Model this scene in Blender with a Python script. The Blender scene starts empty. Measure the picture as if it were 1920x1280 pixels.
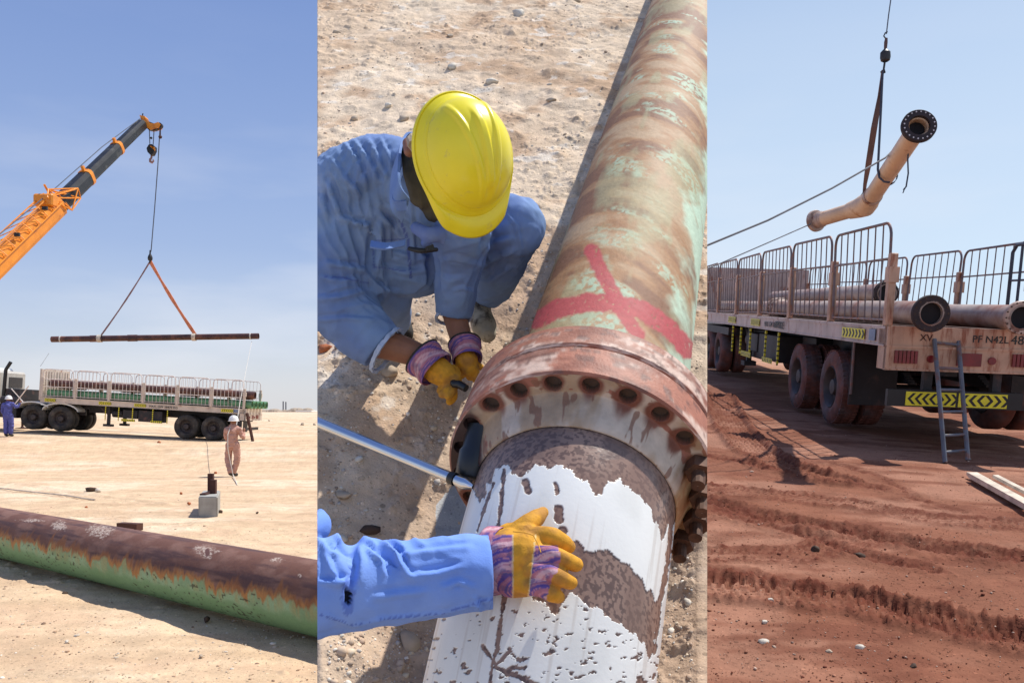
import bpy, bmesh, math, random
import numpy as np
from mathutils import Vector, Matrix
random.seed(7); RNG = np.random.default_rng(7)
R = math.radians
scene = bpy.context.scene
# ---------------------------------------------------------------- camera, sky, sun
F = 1600.0; HR = 770.0; CZ = 1.9          # focal length in photo pixels, horizon row, eye height
cam = bpy.data.cameras.new('camera'); camo = bpy.data.objects.new('camera', cam); scene.collection.objects.link(camo)
cam.sensor_width = 36; cam.lens = 36*F/1920; cam.shift_y = (HR-640)/1920; cam.clip_start = .05; cam.clip_end = 6000
camo.location = (0, 0, CZ); camo.rotation_euler = (R(90), 0, 0); scene.camera = camo
SUN = Vector((.39, .235, .88)).normalized()
sl = bpy.data.lights.new('sun', 'SUN'); sl.energy = 4.9; sl.angle = R(.55); sl.color = (1, .955, .88)
so = bpy.data.objects.new('sun', sl); scene.collection.objects.link(so); so.rotation_euler = SUN.to_track_quat('Z', 'Y').to_euler()
world = bpy.data.worlds.new('World'); scene.world = world; world.use_nodes = True
wn = world.node_tree; wn.nodes.clear(); WL = wn.links.new
def wnode(t, **k):
    n = wn.nodes.new(t)
    for a, b in k.items(): setattr(n, a, b)
    return n
sky = wnode('ShaderNodeTexSky', sky_type='NISHITA', sun_disc=False, air_density=1.0, dust_density=1.2, ozone_density=1.6)
sky.sun_elevation = math.asin(SUN.z); sky.sun_rotation = math.atan2(SUN.x, SUN.y)
tc = wnode('ShaderNodeTexCoord'); sep = wnode('ShaderNodeSeparateXYZ'); WL(tc.outputs['Generated'], sep.inputs[0])
def wmath(op, a, b=None, clamp=False):
    n = wnode('ShaderNodeMath', operation=op, use_clamp=clamp)
    for i, v in enumerate((a, b)):
        if v is None: continue
        if isinstance(v, (int, float)): n.inputs[i].default_value = v
        else: WL(v, n.inputs[i])
    return n.outputs[0]
# elevation tint: pale dust haze near the horizon, clear blue above; the sunward (east) side is paler
def wramp(fac, stops):
    n = wnode('ShaderNodeValToRGB'); n.color_ramp.interpolation = 'B_SPLINE' if len(stops) > 3 else 'LINEAR'
    while len(n.color_ramp.elements) < len(stops): n.color_ramp.elements.new(.5)
    for e, (p, c) in zip(n.color_ramp.elements, stops): e.position = p; e.color = (*[x*.1 for x in c], 1)
    WL(fac, n.inputs[0])
    v = wnode('ShaderNodeVectorMath', operation='SCALE'); WL(n.outputs[0], v.inputs[0]); v.inputs['Scale'].default_value = 10; return v.outputs[0]
west = wramp(sep.outputs[2], [(0, (8.4,8.3,8.5)), (.07, (6.3,7.0,8.4)), (.18, (3.7,5.0,8.1)), (.45, (1.7,2.8,6.3)), (1, (1.2,2.1,5.4))])
east = wramp(sep.outputs[2], [(0, (7.4,7.9,8.7)), (.08, (6.8,8.3,9.9)), (.20, (7.0,8.3,9.8)), (.45, (5.0,6.6,9.0)), (1, (1.4,2.4,6.0))])
az = wmath('ADD', wmath('MULTIPLY', sep.outputs[0], 2.4), .5, True)
nz = wnode('ShaderNodeTexNoise'); nz.inputs['Scale'].default_value = 2.2; nz.inputs['Detail'].default_value = 5
mp = wnode('ShaderNodeMapping'); mp.inputs['Scale'].default_value = (1, 1, 4.5); WL(tc.outputs['Generated'], mp.inputs[0]); WL(mp.outputs[0], nz.inputs[0])
mixA = wnode('ShaderNodeMixRGB'); WL(az, mixA.inputs[0]); WL(west, mixA.inputs[1]); WL(east, mixA.inputs[2])
mixB = wnode('ShaderNodeMixRGB'); mixB.inputs[0].default_value = .72; WL(sky.outputs[0], mixB.inputs[1]); WL(mixA.outputs[0], mixB.inputs[2])
cl = wmath('MULTIPLY', wmath('SUBTRACT', nz.outputs[0], .47), 4.5, True)
clo = wmath('MULTIPLY', cl, wmath('MULTIPLY', wmath('SUBTRACT', 1, wmath('MULTIPLY', sep.outputs[2], 2.4), True), .62))
mixC = wnode('ShaderNodeMixRGB'); WL(clo, mixC.inputs[0]); WL(mixB.outputs[0], mixC.inputs[1]); mixC.inputs[2].default_value = (8.0, 8.2, 8.8, 1)
bg = wnode('ShaderNodeBackground'); bg.inputs[1].default_value = .1; WL(mixC.outputs[0], bg.inputs[0])
WL(bg.outputs[0], wnode('ShaderNodeOutputWorld').inputs[0])
scene.view_settings.view_transform = 'Standard'; scene.view_settings.look = 'None'
scene.view_settings.exposure = 0.12; scene.view_settings.gamma = 1

# ---------------------------------------------------------------- helpers
C = scene.collection
def tag(o, label=None, cat=None, group=None, kind=None):
    if label: o['label'] = label
    if cat: o['category'] = cat
    if group: o['group'] = group
    if kind: o['kind'] = kind
    return o
def empty(name, loc=(0,0,0), M=None):
    o = bpy.data.objects.new(name, None); C.objects.link(o); o.empty_display_size = .1
    if M is not None: o.matrix_world = M
    else: o.location = loc
    return o
class MB:
    def __init__(s): s.v = []; s.f = []
    def add(s, vs, fs):
        n = len(s.v); s.v += [tuple(v) for v in vs]; s.f += [tuple(n+i for i in f) for f in fs]; return s
    def box(s, lo, hi):
        x0,y0,z0 = lo; x1,y1,z1 = hi
        return s.add([(x0,y0,z0),(x1,y0,z0),(x1,y1,z0),(x0,y1,z0),(x0,y0,z1),(x1,y0,z1),(x1,y1,z1),(x0,y1,z1)],
            [(0,3,2,1),(4,5,6,7),(0,1,5,4),(1,2,6,5),(2,3,7,6),(3,0,4,7)])
    def cbox(s, lo, hi, b=.01):   # box with chamfered long edges
        bm = bmesh.new(); bmesh.ops.create_cube(bm, size=1)
        for v in bm.verts: v.co = Vector([(lo[i]+hi[i])/2+(hi[i]-lo[i])*v.co[i] for i in range(3)])
        b = min(b, .45*min(hi[i]-lo[i] for i in range(3)))
        bmesh.ops.bevel(bm, geom=bm.edges[:], offset=b, segments=1, affect='EDGES')
        bm.verts.index_update(); s.add([v.co[:] for v in bm.verts], [[v.index for v in f.verts] for f in bm.faces]); bm.free(); return s
    def bar(s, p0, p1, w, h, up=(0,0,1)):
        p0 = Vector(p0); p1 = Vector(p1); d = (p1-p0).normalized(); up = Vector(up)
        if abs(d.dot(up)) > .99: up = Vector((0,1,0))
        a = d.cross(up).normalized()*w/2; b = a.cross(d).normalized()*h/2
        vs = [p+sx*a+sy*b for p in (p0, p1) for sx, sy in ((-1,-1),(1,-1),(1,1),(-1,1))]
        return s.add(vs, [(3,2,1,0),(4,5,6,7),(0,1,5,4),(1,2,6,5),(2,3,7,6),(3,0,4,7)])
    def tube(s, pts, r, n=8, cap=True, closed=False, e=None):
        pts = [Vector(p) for p in pts]; m = len(pts)
        rs = r if isinstance(r, (list, tuple)) else [r]*m
        base = len(s.v); ref = None
        for i, p in enumerate(pts):
            if closed: d = pts[(i+1) % m]-pts[i-1]
            else: d = pts[min(i+1, m-1)]-pts[max(i-1, 0)]
            d = d.normalized() if d.length > 1e-9 else Vector((0,0,1))
            if ref is None: ref = d.orthogonal().normalized() if e is None else Vector(e)
            ref = (ref-d*ref.dot(d)).normalized(); b = d.cross(ref)
            for k in range(n):
                a = 2*math.pi*k/n; s.v.append(tuple(p+rs[i]*(math.cos(a)*ref+math.sin(a)*b)))
        for i in range(m if closed else m-1):
            j = (i+1) % m
            for k in range(n):
                l = (k+1) % n; s.f.append((base+i*n+k, base+i*n+l, base+j*n+l, base+j*n+k))
        if cap and not closed:
            s.f.append(tuple(base+k for k in reversed(range(n)))); s.f.append(tuple(base+(m-1)*n+k for k in range(n)))
        return s
    def lathe(s, prof, o, d, n=24, closed=False):   # prof: (along, radius)
        o = Vector(o); d = Vector(d).normalized(); a = d.orthogonal().normalized(); b = d.cross(a); base = len(s.v)
        for t, r in prof:
            t = float(t); r = float(r)
            for k in range(n):
                q = 2*math.pi*k/n; s.v.append(tuple(o+d*t+r*(math.cos(q)*a+math.sin(q)*b)))
        m = len(prof)
        for i in range(m if closed else m-1):
            j = (i+1) % m
            for k in range(n):
                l = (k+1) % n; s.f.append((base+i*n+k, base+j*n+k, base+j*n+l, base+i*n+l))
        return s
    def ball(s, c, r, n=10, sc=(1,1,1)):
        bm = bmesh.new(); bmesh.ops.create_uvsphere(bm, u_segments=n, v_segments=max(6, n*2//3), radius=r)
        s.add([Vector(c)+Vector([v.co[i]*sc[i] for i in range(3)]) for v in bm.verts], [[v.index for v in f.verts] for f in bm.faces]); bm.free(); return s
    def prism(s, poly, o, ax, ay, depth):
        o = Vector(o); ax = Vector(ax); ay = Vector(ay); nz_ = ax.cross(ay).normalized()*depth; n = len(poly)
        vs = [o+ax*x+ay*y for x, y in poly]; vs += [v+nz_ for v in vs]
        fs = [tuple(reversed(range(n))), tuple(range(n, 2*n))]+[(i, (i+1) % n, n+(i+1) % n, n+i) for i in range(n)]
        return s.add(vs, fs)
    def mesh(s, name, org=(0,0,0)):
        me = bpy.data.meshes.new(name)
        me.from_pydata([(v[0]-org[0], v[1]-org[1], v[2]-org[2]) for v in s.v], [], s.f); me.update(); return me
    def build(s, name, mat, parent=None, org=(0,0,0), smooth=False):
        return link(s.mesh(name, org), name, mat, parent, org, smooth)
def link(me, name, mat, parent=None, org=(0,0,0), smooth=False):
    if mat and not me.materials: me.materials.append(mat)
    if smooth:
        me.polygons.foreach_set('use_smooth', [True]*len(me.polygons))
        if smooth != 'all':
            try: me.set_sharp_from_angle(angle=R(38))
            except Exception: pass
    o = bpy.data.objects.new(name, me); C.objects.link(o)
    if parent: o.parent = parent
    else: o.location = org
    return o
def copy_tree(o, parent=None):
    c = o.copy(); C.objects.link(c); c.parent = parent
    for ch in o.children: copy_tree(ch, c)
    return c
def grid_mesh(name, P, attrs=None, wrap=False):   # P: (n,m,3) array
    n, m = P.shape[:2]; me = bpy.data.meshes.new(name)
    idx = np.arange(n*m).reshape(n, m)
    if wrap: idx = np.concatenate([idx, idx[:, :1]], 1)
    q = np.stack([idx[:-1, :-1], idx[:-1, 1:], idx[1:, 1:], idx[1:, :-1]], -1).reshape(-1, 4)
    return arr_mesh(me, P.reshape(-1, 3), q, attrs)
def arr_mesh(me, V, q, attrs=None):
    k = q.shape[1]
    me.vertices.add(len(V)); me.vertices.foreach_set('co', V.astype(np.float32).ravel())
    me.loops.add(q.size); me.loops.foreach_set('vertex_index', q.astype(np.int32).ravel())
    me.polygons.add(len(q)); me.polygons.foreach_set('loop_start', np.arange(0, q.size, k, dtype=np.int32))
    try: me.polygons.foreach_set('loop_total', np.full(len(q), k, dtype=np.int32))
    except Exception: pass
    me.update(calc_edges=True)
    for nm, A in (attrs or {}).items():
        if A.ndim == 1:
            a = me.attributes.new(nm, 'FLOAT', 'POINT'); a.data.foreach_set('value', A.astype(np.float32))
        else:
            a = me.attributes.new(nm, 'FLOAT_COLOR', 'POINT'); a.data.foreach_set('color', np.concatenate([A, np.ones((len(A), 1))], 1).astype(np.float32).ravel())
    return me
# numpy noise
def _h(i, j, k, s):
    n = (i*374761393+j*668265263+k*2147483647+s*974634777).astype(np.int64) & 0xffffffff
    n = ((n ^ (n >> 13))*1274126177) & 0xffffffff; n = ((n ^ (n >> 16))*2246822519) & 0xffffffff
    return ((n ^ (n >> 15)) & 0xffffff)/float(0xffffff)
def vn(x, y, z=0, s=0):
    x, y, z = np.broadcast_arrays(np.asarray(x, float), np.asarray(y, float), np.asarray(z, float))
    i = np.floor(x).astype(np.int64); j = np.floor(y).astype(np.int64); k = np.floor(z).astype(np.int64)
    fx = x-i; fy = y-j; fz = z-k; fx = fx*fx*(3-2*fx); fy = fy*fy*(3-2*fy); fz = fz*fz*(3-2*fz); o = 0
    for a in (0, 1):
        for b in (0, 1):
            for c in (0, 1):
                o = o+_h(i+a, j+b, k+c, s)*(fx if a else 1-fx)*(fy if b else 1-fy)*(fz if c else 1-fz)
    return o
def fbm(x, y, z=0, s=0, oct=4, g=.5):
    o = 0; a = 1; t = 0
    for i in range(oct): o = o+a*vn(np.asarray(x)*2**i, np.asarray(y)*2**i, np.asarray(z)*2**i, s+i*17); t += a; a *= g
    return o/t          # 0..1 around .5
def sst(a, b, x): t = np.clip((x-a)/(b-a), 0, 1); return t*t*(3-2*t)
def lerp(a, b, t): return a+(b-a)*t
def mixc(A, B, t): t = np.asarray(t)[..., None]; return A*(1-t)+np.asarray(B)*t
def seg_dist(px, py, pts):
    best = np.full(np.shape(px), 1e9); tt = np.zeros(np.shape(px)); acc = 0
    for (x0, y0), (x1, y1) in zip(pts[:-1], pts[1:]):
        dx, dy = x1-x0, y1-y0; L = math.hypot(dx, dy)
        t = np.clip(((px-x0)*dx+(py-y0)*dy)/(L*L), 0, 1); d = np.hypot(px-x0-t*dx, py-y0-t*dy)
        m = d < best; best = np.where(m, d, best); tt = np.where(m, acc+t*L, tt); acc += L
    return best, tt
def in_poly(px, py, poly):
    c = np.zeros(np.shape(px), bool); n = len(poly)
    for i in range(n):
        x0, y0 = poly[i]; x1, y1 = poly[(i+1) % n]
        with np.errstate(divide='ignore', invalid='ignore'):
            c ^= ((y0 > py) != (y1 > py)) & (px < (x1-x0)*(py-y0)/(y1-y0+1e-12)+x0)
    return c

# real places seen from the eye point: pixel column/row at a given distance
def P(px, py, d): return Vector(((px-960)/F*d, d, CZ-(py-HR)/F*d))
def proj(V): V = np.asarray(V); return 960+F*V[..., 0]/V[..., 1], HR-F*(V[..., 2]-CZ)/V[..., 1]
# work-site ground in the middle: a steep earth bank
T2 = math.atan(1296/1600); H2 = 1.84
E2v = Vector((0, math.cos(T2), math.sin(T2))); E2w = Vector((0, -math.sin(T2), math.cos(T2))); E2u = Vector((1, 0, 0))
O2 = Vector((0, 0, CZ))-E2w*H2
def Q(px, py, w=0.):
    r = Vector(((px-960)/F, 1, -(py-HR)/F)); return Vector((0, 0, CZ))+r*(-(H2-w)/r.dot(E2w))
def L2(u, v, w): return O2+E2u*u+E2v*v+E2w*w
def loc2(p): q = Vector(p)-O2; return q.x, q.dot(E2v), q.dot(E2w)
def ppm(px, py, w): return F/Q(px, py, w).y      # pixels per metre there
NL = Vector((1, 365/F, 0)).normalized(); NR = Vector((-1, 366/F, 0)).normalized()   # cut faces of the bank
def clip_mesh(me, org=(0,0,0), sides='LR', fill=True):
    bm = bmesh.new(); bm.from_mesh(me)
    for n in [NL]*('L' in sides)+[NR]*('R' in sides):
        co = Vector((0, 0, 0))-Vector(org)
        r = bmesh.ops.bisect_plane(bm, geom=bm.verts[:]+bm.edges[:]+bm.faces[:], dist=1e-5, plane_co=co, plane_no=-n, clear_outer=True)
        if fill:
            ed = [g for g in r['geom_cut'] if isinstance(g, bmesh.types.BMEdge) and g.is_valid]
            try: bmesh.ops.holes_fill(bm, edges=ed, sides=0)
            except Exception: pass
    bm.to_mesh(me); bm.free(); me.update(); return me

# ---------------------------------------------------------------- materials
def newmat(name):
    m = bpy.data.materials.new(name); m.use_nodes = True; nt = m.node_tree
    return m, nt, nt.nodes['Principled BSDF']
def _dbg(): pass
def mat(name, col, rough=.6, metal=0, var=.25, vscale=6, col2=None, patch=(.5, .62), pscale=3, bump=.0, bscale=60, attr=None, coat=0, spec=None, detail=6, pmap=None, speck=None):
    """base colour with grain, optional second colour in ragged patches (rust, dirt), relief"""
    m, nt, b = newmat(name); N = nt.nodes.new; K = nt.links.new
    t = N('ShaderNodeTexCoord')
    n1 = N('ShaderNodeTexNoise'); n1.inputs['Scale'].default_value = vscale; n1.inputs['Detail'].default_value = detail; K(t.outputs['Object'], n1.inputs[0])
    r1 = N('ShaderNodeMapRange'); r1.inputs[1].default_value = .3; r1.inputs[2].default_value = .7; r1.inputs[3].default_value = 1-var; r1.inputs[4].default_value = 1+var*.6; K(n1.outputs[0], r1.inputs[0])
    if attr:
        a = N('ShaderNodeAttribute'); a.attribute_name = attr; src = a.outputs['Color']
    else:
        a = N('ShaderNodeRGB'); a.outputs[0].default_value = (*col, 1); src = a.outputs[0]
    if col2 is not None:
        n2 = N('ShaderNodeTexNoise'); n2.inputs['Scale'].default_value = pscale; n2.inputs['Detail'].default_value = 9; n2.inputs['Roughness'].default_value = .65
        if pmap:
            mq = N('ShaderNodeMapping'); mq.inputs['Scale'].default_value = pmap; K(t.outputs['Object'], mq.inputs[0]); K(mq.outputs[0], n2.inputs[0])
        else: K(t.outputs['Object'], n2.inputs[0])
        r2 = N('ShaderNodeMapRange'); r2.inputs[1].default_value = patch[0]; r2.inputs[2].default_value = patch[1]; K(n2.outputs[0], r2.inputs[0])
        mx = N('ShaderNodeMixRGB'); mx.inputs[2].default_value = (*col2, 1); K(r2.outputs[0], mx.inputs[0]); K(src, mx.inputs[1]); src = mx.outputs[0]
    mu = N('ShaderNodeVectorMath'); mu.operation = 'SCALE'; K(src, mu.inputs[0]); K(r1.outputs[0], mu.inputs['Scale']); K(mu.outputs[0], b.inputs['Base Color'])
    b.inputs['Roughness'].default_value = rough; b.inputs['Metallic'].default_value = metal
    if coat: b.inputs['Coat Weight'].default_value = coat
    if spec is not None: b.inputs['Specular IOR Level'].default_value = spec
    hgt = None
    if speck:      # embedded grit: (scale, strength, share) for each size
        prev = mu.outputs[0]
        for sc_, st_, shr in speck:
            vo = N('ShaderNodeTexVoronoi'); vo.inputs['Scale'].default_value = sc_; vo.inputs['Randomness'].default_value = 1; K(t.outputs['Object'], vo.inputs[0])
            wn_ = N('ShaderNodeTexWhiteNoise'); K(vo.outputs['Color'], wn_.inputs[0])
            has = N('ShaderNodeMath'); has.operation = 'LESS_THAN'; has.inputs[1].default_value = shr; K(wn_.outputs['Value'], has.inputs[0])
            ins = N('ShaderNodeMapRange'); ins.inputs[1].default_value = .34; ins.inputs[2].default_value = .26; K(vo.outputs['Distance'], ins.inputs[0])
            fm = N('ShaderNodeMath'); fm.operation = 'MULTIPLY'; K(has.outputs[0], fm.inputs[0]); K(ins.outputs[0], fm.inputs[1])
            sp = N('ShaderNodeSeparateColor'); K(wn_.outputs['Color'], sp.inputs[0])
            br = N('ShaderNodeMapRange'); br.inputs[3].default_value = 1-st_; br.inputs[4].default_value = 1+st_*.8; K(sp.outputs[1], br.inputs[0])
            sv = N('ShaderNodeVectorMath'); sv.operation = 'SCALE'; K(prev, sv.inputs[0]); K(br.outputs[0], sv.inputs['Scale'])
            mm_ = N('ShaderNodeMixRGB'); K(fm.outputs[0], mm_.inputs[0]); K(prev, mm_.inputs[1]); K(sv.outputs[0], mm_.inputs[2]); prev = mm_.outputs[0]
            hs = N('ShaderNodeMath'); hs.operation = 'MULTIPLY'; K(fm.outputs[0], hs.inputs[0]); hs.inputs[1].default_value = .35*60/sc_
            if hgt is None: hgt = hs.outputs[0]
            else:
                ad = N('ShaderNodeMath'); K(hgt, ad.inputs[0]); K(hs.outputs[0], ad.inputs[1]); hgt = ad.outputs[0]
        K(prev, b.inputs['Base Color'])
    if bump:
        n3 = N('ShaderNodeTexNoise'); n3.inputs['Scale'].default_value = bscale; n3.inputs['Detail'].default_value = 8; K(t.outputs['Object'], n3.inputs[0])
        bp = N('ShaderNodeBump'); bp.inputs['Strength'].default_value = .6; bp.inputs['Distance'].default_value = bump; hh_ = n3.outputs[0]
        if hgt is not None:
            ad = N('ShaderNodeMath'); K(n3.outputs[0], ad.inputs[0]); K(hgt, ad.inputs[1]); hh_ = ad.outputs[0]
        K(hh_, bp.inputs['Height']); K(bp.outputs[0], b.inputs['Normal'])
    return m
M = {}
M['ground'] = mat('desert soil', (0,0,0), .95, var=.16, vscale=3, bump=.010, bscale=34, attr='Col', spec=.1, detail=10, speck=[(26, .45, .35), (60, .5, .5)])
M['bank'] = mat('stony sand', (0,0,0), .95, var=.2, vscale=14, bump=.006, bscale=110, attr='Col', spec=.1, detail=10, speck=[(34, .40, .30), (75, .45, .5), (150, .4, .5)])
M['pebble'] = mat('pebbles', (0,0,0), .9, var=.2, vscale=30, attr='Col', spec=.15)
M['col'] = mat('weathered coat', (0,0,0), .72, var=.12, vscale=60, bump=.0012, bscale=200, attr='Col')
M['colmetal'] = mat('painted steel face', (0,0,0), .62, var=.15, vscale=40, bump=.002, bscale=120, attr='Col')
M['white_plastic'] = mat('white coating', (0,0,0), .32, var=.03, vscale=10, bump=.0006, bscale=90, attr='Col')
M['stone_grey'] = mat('grey stone', (.44,.35,.26), .9, var=.3, vscale=12, bump=.01, bscale=30)
M['stone_pale'] = mat('pale stone', (.62,.56,.47), .9, var=.2, vscale=15, bump=.006, bscale=60)
M['stone_red'] = mat('red brick', (.42,.13,.05), .9, var=.3, vscale=15, bump=.006, bscale=60)
M['stone_dark'] = mat('dark rock', (.07,.04,.025), .9, var=.4, vscale=9, bump=.01, bscale=30)
M['orange'] = mat('crane orange', (.80,.27,.015), .4, var=.15, vscale=3, col2=(.45,.13,.02), patch=(.58,.7), pscale=2)
M['black_boom'] = mat('black boom steel', (.018,.018,.018), .45, var=.4, vscale=2, col2=(.10,.10,.085), patch=(.56,.7), pscale=1.2)
M['steel_dark'] = mat('dark oily steel', (.03,.028,.03), .5, metal=.3, var=.4)
M['cable'] = mat('wire rope', (.10,.11,.14), .6)
M['sling_orange'] = mat('faded orange webbing', (.80,.25,.11), .8, var=.3, vscale=8)
M['sling_worn'] = mat('worn grey red webbing', (.30,.16,.15), .8, var=.4, vscale=8)
M['sling_brown'] = mat('brown webbing', (.13,.065,.055), .8, var=.3)
M['rope_pale'] = mat('pale rope', (.62,.57,.50), .9)
M['rope_dark'] = mat('dark blue rope', (.05,.06,.09), .9)
M['rope_grey'] = mat('grey rope', (.22,.22,.23), .9)
M['pipe_brown'] = mat('rust brown pipe', (.075,.028,.022), .55, var=.4, vscale=3, col2=(.16,.06,.035), pscale=2.5)
M['pipe_green'] = mat('green coated pipe', (.13,.30,.15), .5, var=.3, vscale=3, col2=(.10,.08,.04), patch=(.55,.68), pscale=2.5)
M['pipe_dusty'] = mat('dusty brown grey pipe', (.40,.31,.26), .48, var=.25, vscale=3, col2=(.24,.10,.06), patch=(.44,.62), pscale=2.2)
M['pipe_peach'] = mat('peach painted pipe', (.70,.47,.30), .45, var=.2, vscale=4, col2=(.36,.16,.06), patch=(.58,.70), pscale=4)
M['flange_dark'] = mat('rusty black flange', (.030,.017,.018), .75, var=.4, vscale=12)
M['flange_cream'] = mat('cream rusty flange', (.48,.34,.27), .5, var=.3, vscale=12, col2=(.2,.08,.05), patch=(.52,.62), pscale=8)
M['bore'] = mat('dark bore', (.012,.010,.012), .9)
M['hi_white'] = mat('pale dot paint', (.7,.62,.6), .6)
M['paint_pink'] = mat('dusty pink white paint', (.50,.38,.34), .5, var=.25, vscale=2.5, col2=(.28,.09,.045), patch=(.53,.66), pscale=1.0, pmap=(5, 5, 1.6))
M['paint_sand'] = mat('dusty cream paint', (.62,.52,.43), .55, var=.2, vscale=2.5, col2=(.36,.15,.08), patch=(.60,.72), pscale=3.0)
M['paint_tail'] = mat('dusty tail board paint', (.55,.33,.22), .5, var=.25, vscale=4, col2=(.30,.085,.035), patch=(.50,.64), pscale=1.0, pmap=(13, 13, 2.2))
M['rail'] = mat('grey gate tube', (.17,.13,.14), .5, var=.3, metal=.3, col2=(.25,.10,.06), pscale=5)
M['rail_pale'] = mat('pale gate tube', (.78,.68,.62), .6, var=.25)
M['rail_blue'] = mat('dark blue gate tube', (.05,.055,.085), .5, var=.3)
M['tyre_red'] = mat('mud red tyre', (.16,.055,.04), .85, var=.4, vscale=7, col2=(.10,.075,.08), patch=(.42,.6), pscale=2.5, bump=.006, bscale=40)
M['tyre'] = mat('grey black tyre', (.035,.032,.030), .85, var=.3, vscale=7, col2=(.10,.085,.07), patch=(.45,.65), pscale=2.5)
M['rim'] = mat('dark rim', (.045,.035,.035), .6, var=.4)
M['chassis'] = mat('chassis black', (.02,.018,.022), .6, var=.4, col2=(.10,.045,.035), patch=(.55,.7), pscale=3)
M['yellow'] = mat('reflective yellow', (.80,.70,.03), .45, var=.12, vscale=12, col2=(.35,.28,.1), patch=(.62,.72), pscale=12)
M['black'] = mat('black paint', (.012,.012,.014), .5)
M['redlens'] = mat('red lamp lens', (.20,.012,.015), .3, var=.3)
M['plate_blue'] = mat('grey blue plate', (.20,.25,.36), .5)
M['ladder'] = mat('grey blue ladder', (.12,.13,.16), .5, var=.3, col2=(.2,.09,.06), pscale=9)
M['wood'] = mat('weathered pale plank', (.62,.52,.41), .85, var=.3, vscale=8, bump=.003, bscale=60)
M['wood_brown'] = mat('dark brown timber', (.08,.03,.02), .85)
M['concrete'] = mat('grey concrete', (.36,.35,.32), .9, var=.2, vscale=6, bump=.006, bscale=50)
M['rust_steel'] = mat('dark rust steel', (.07,.025,.018), .8, var=.4)
M['white'] = mat('white paint', (.75,.74,.70), .4, var=.12, col2=(.45,.38,.3), patch=(.62,.74), pscale=2)
M['cab_shade'] = mat('cab white in painted shade', (.50,.47,.42), .5, var=.15)  # grey puts shade into the colour of the white cab
M['glass'] = mat('dark cab glass', (.03,.04,.05), .08, var=.1)
M['cone_red'] = mat('red white marker', (.75,.05,.03), .6)
M['cone_white'] = mat('white marker band', (.8,.78,.74), .6)
M['tan_cloth'] = mat('dusty pink brown coverall', (.52,.29,.225), .9, var=.22, vscale=9, bump=.01, bscale=18)
M['navy_cloth'] = mat('blue violet coverall', (.095,.105,.35), .9, var=.3, vscale=9, bump=.01, bscale=18)
M['helmet_white'] = mat('white helmet', (.80,.79,.77), .35, var=.06)
M['helmet_yellow'] = mat('yellow helmet', (.86,.72,.015), .34, var=.07, vscale=9, coat=.2, col2=(.62,.50,.10), patch=(.60,.74), pscale=22, bump=.0008, bscale=30)
M['skin'] = mat('brown skin', (.27,.115,.065), .55, var=.15, vscale=20, bump=.001, bscale=200)
M['hood'] = mat('olive grey hood', (.085,.075,.050), .9, var=.25, vscale=20, bump=.002, bscale=160)
M['cloth_blue'] = mat('faded blue work cloth', (0,0,0), .85, var=.10, vscale=16, bump=.0012, bscale=260, attr='Col', spec=.2)
M['glove'] = mat('glove leather and cloth', (0,0,0), .8, var=.18, vscale=60, bump=.0015, bscale=220, attr='Col', spec=.25)
M['boot'] = mat('dusty pale boot', (.42,.37,.27), .8, var=.3, vscale=20, col2=(.08,.06,.04), patch=(.5,.6), pscale=14)
M['boot_dark'] = mat('dark boot', (.035,.03,.028), .8, var=.3)
M['chrome'] = mat('polished steel bar', (.62,.66,.72), .22, metal=1, var=.08)
M['tool_black'] = mat('black tool', (.015,.016,.018), .35, var=.3)
M['nut'] = mat('rusty nut', (.11,.05,.028), .7, metal=.3, var=.5, vscale=40)
M['leather'] = mat('yellow leather', (.62,.30,.03), .8, var=.3, vscale=40)
# ---------------------------------------------------------------- terrain: pale sand plain (west) rising into red clay yard (east)
SL = (770-563)/F
def GZ(x, y, detail=False):
    x = np.asarray(x, float); y = np.asarray(y, float)
    w = .62*sst(25, 37, y)+.05*np.clip(-13-x, 0, 15)*sst(25, 40, y)
    yy = np.where(y < 30, y, 30+8*(1-np.exp(-np.clip(y-30, 0, None)/8)))
    e = .09+SL*yy-.055*(np.clip(x, 2, 9)-4.6)*sst(4, 9, y)
    s = sst(-.1, .1, x/(np.abs(y)+3))
    return w*(1-s)+e*s
def hit(px, py):
    lo, hi = 2., 900.
    f = lambda d: float(P(px, py, d).z-GZ(P(px, py, d).x, d))
    d = lo
    while d < hi and f(d) > 0: d *= 1.01
    a, b = d/1.01, d
    for _ in range(30):
        c = (a+b)/2
        if f(c) > 0: a = c
        else: b = c
    return P(px, py, a)
ys = np.concatenate([np.linspace(-3, 3.4, 14), np.linspace(3.5, 16, 560), 16+(np.geomspace(1, 2200, 230)-1)*.75+.1])
sg = np.concatenate([np.linspace(-1.6, -.78, 12), np.linspace(-.76, .76, 900), np.linspace(.78, 1.6, 12)])
Y = ys[:, None]+0*sg[None]; X = sg[None]*(np.abs(Y)*.92+1.2)
Z = GZ(X, Y); S = sst(-.1, .1, X/(np.abs(Y)+3))
near = 1-sst(14, 30, Y)
nb = fbm(X*.8, Y*.8, 0, 1, 4)-.5
Z = Z+nb*.10*(1-S)*near+(fbm(X*6, Y*6, 0, 2, 4)-.5)*.018*near
lump = np.clip(fbm(X*9, Y*9, 0, 3, 3)-.60, 0, 1); Z = Z+lump*(.10-.06*S)*near*sst(.45, .65, fbm(X*.5, Y*.7, 0, 4, 3))
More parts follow.
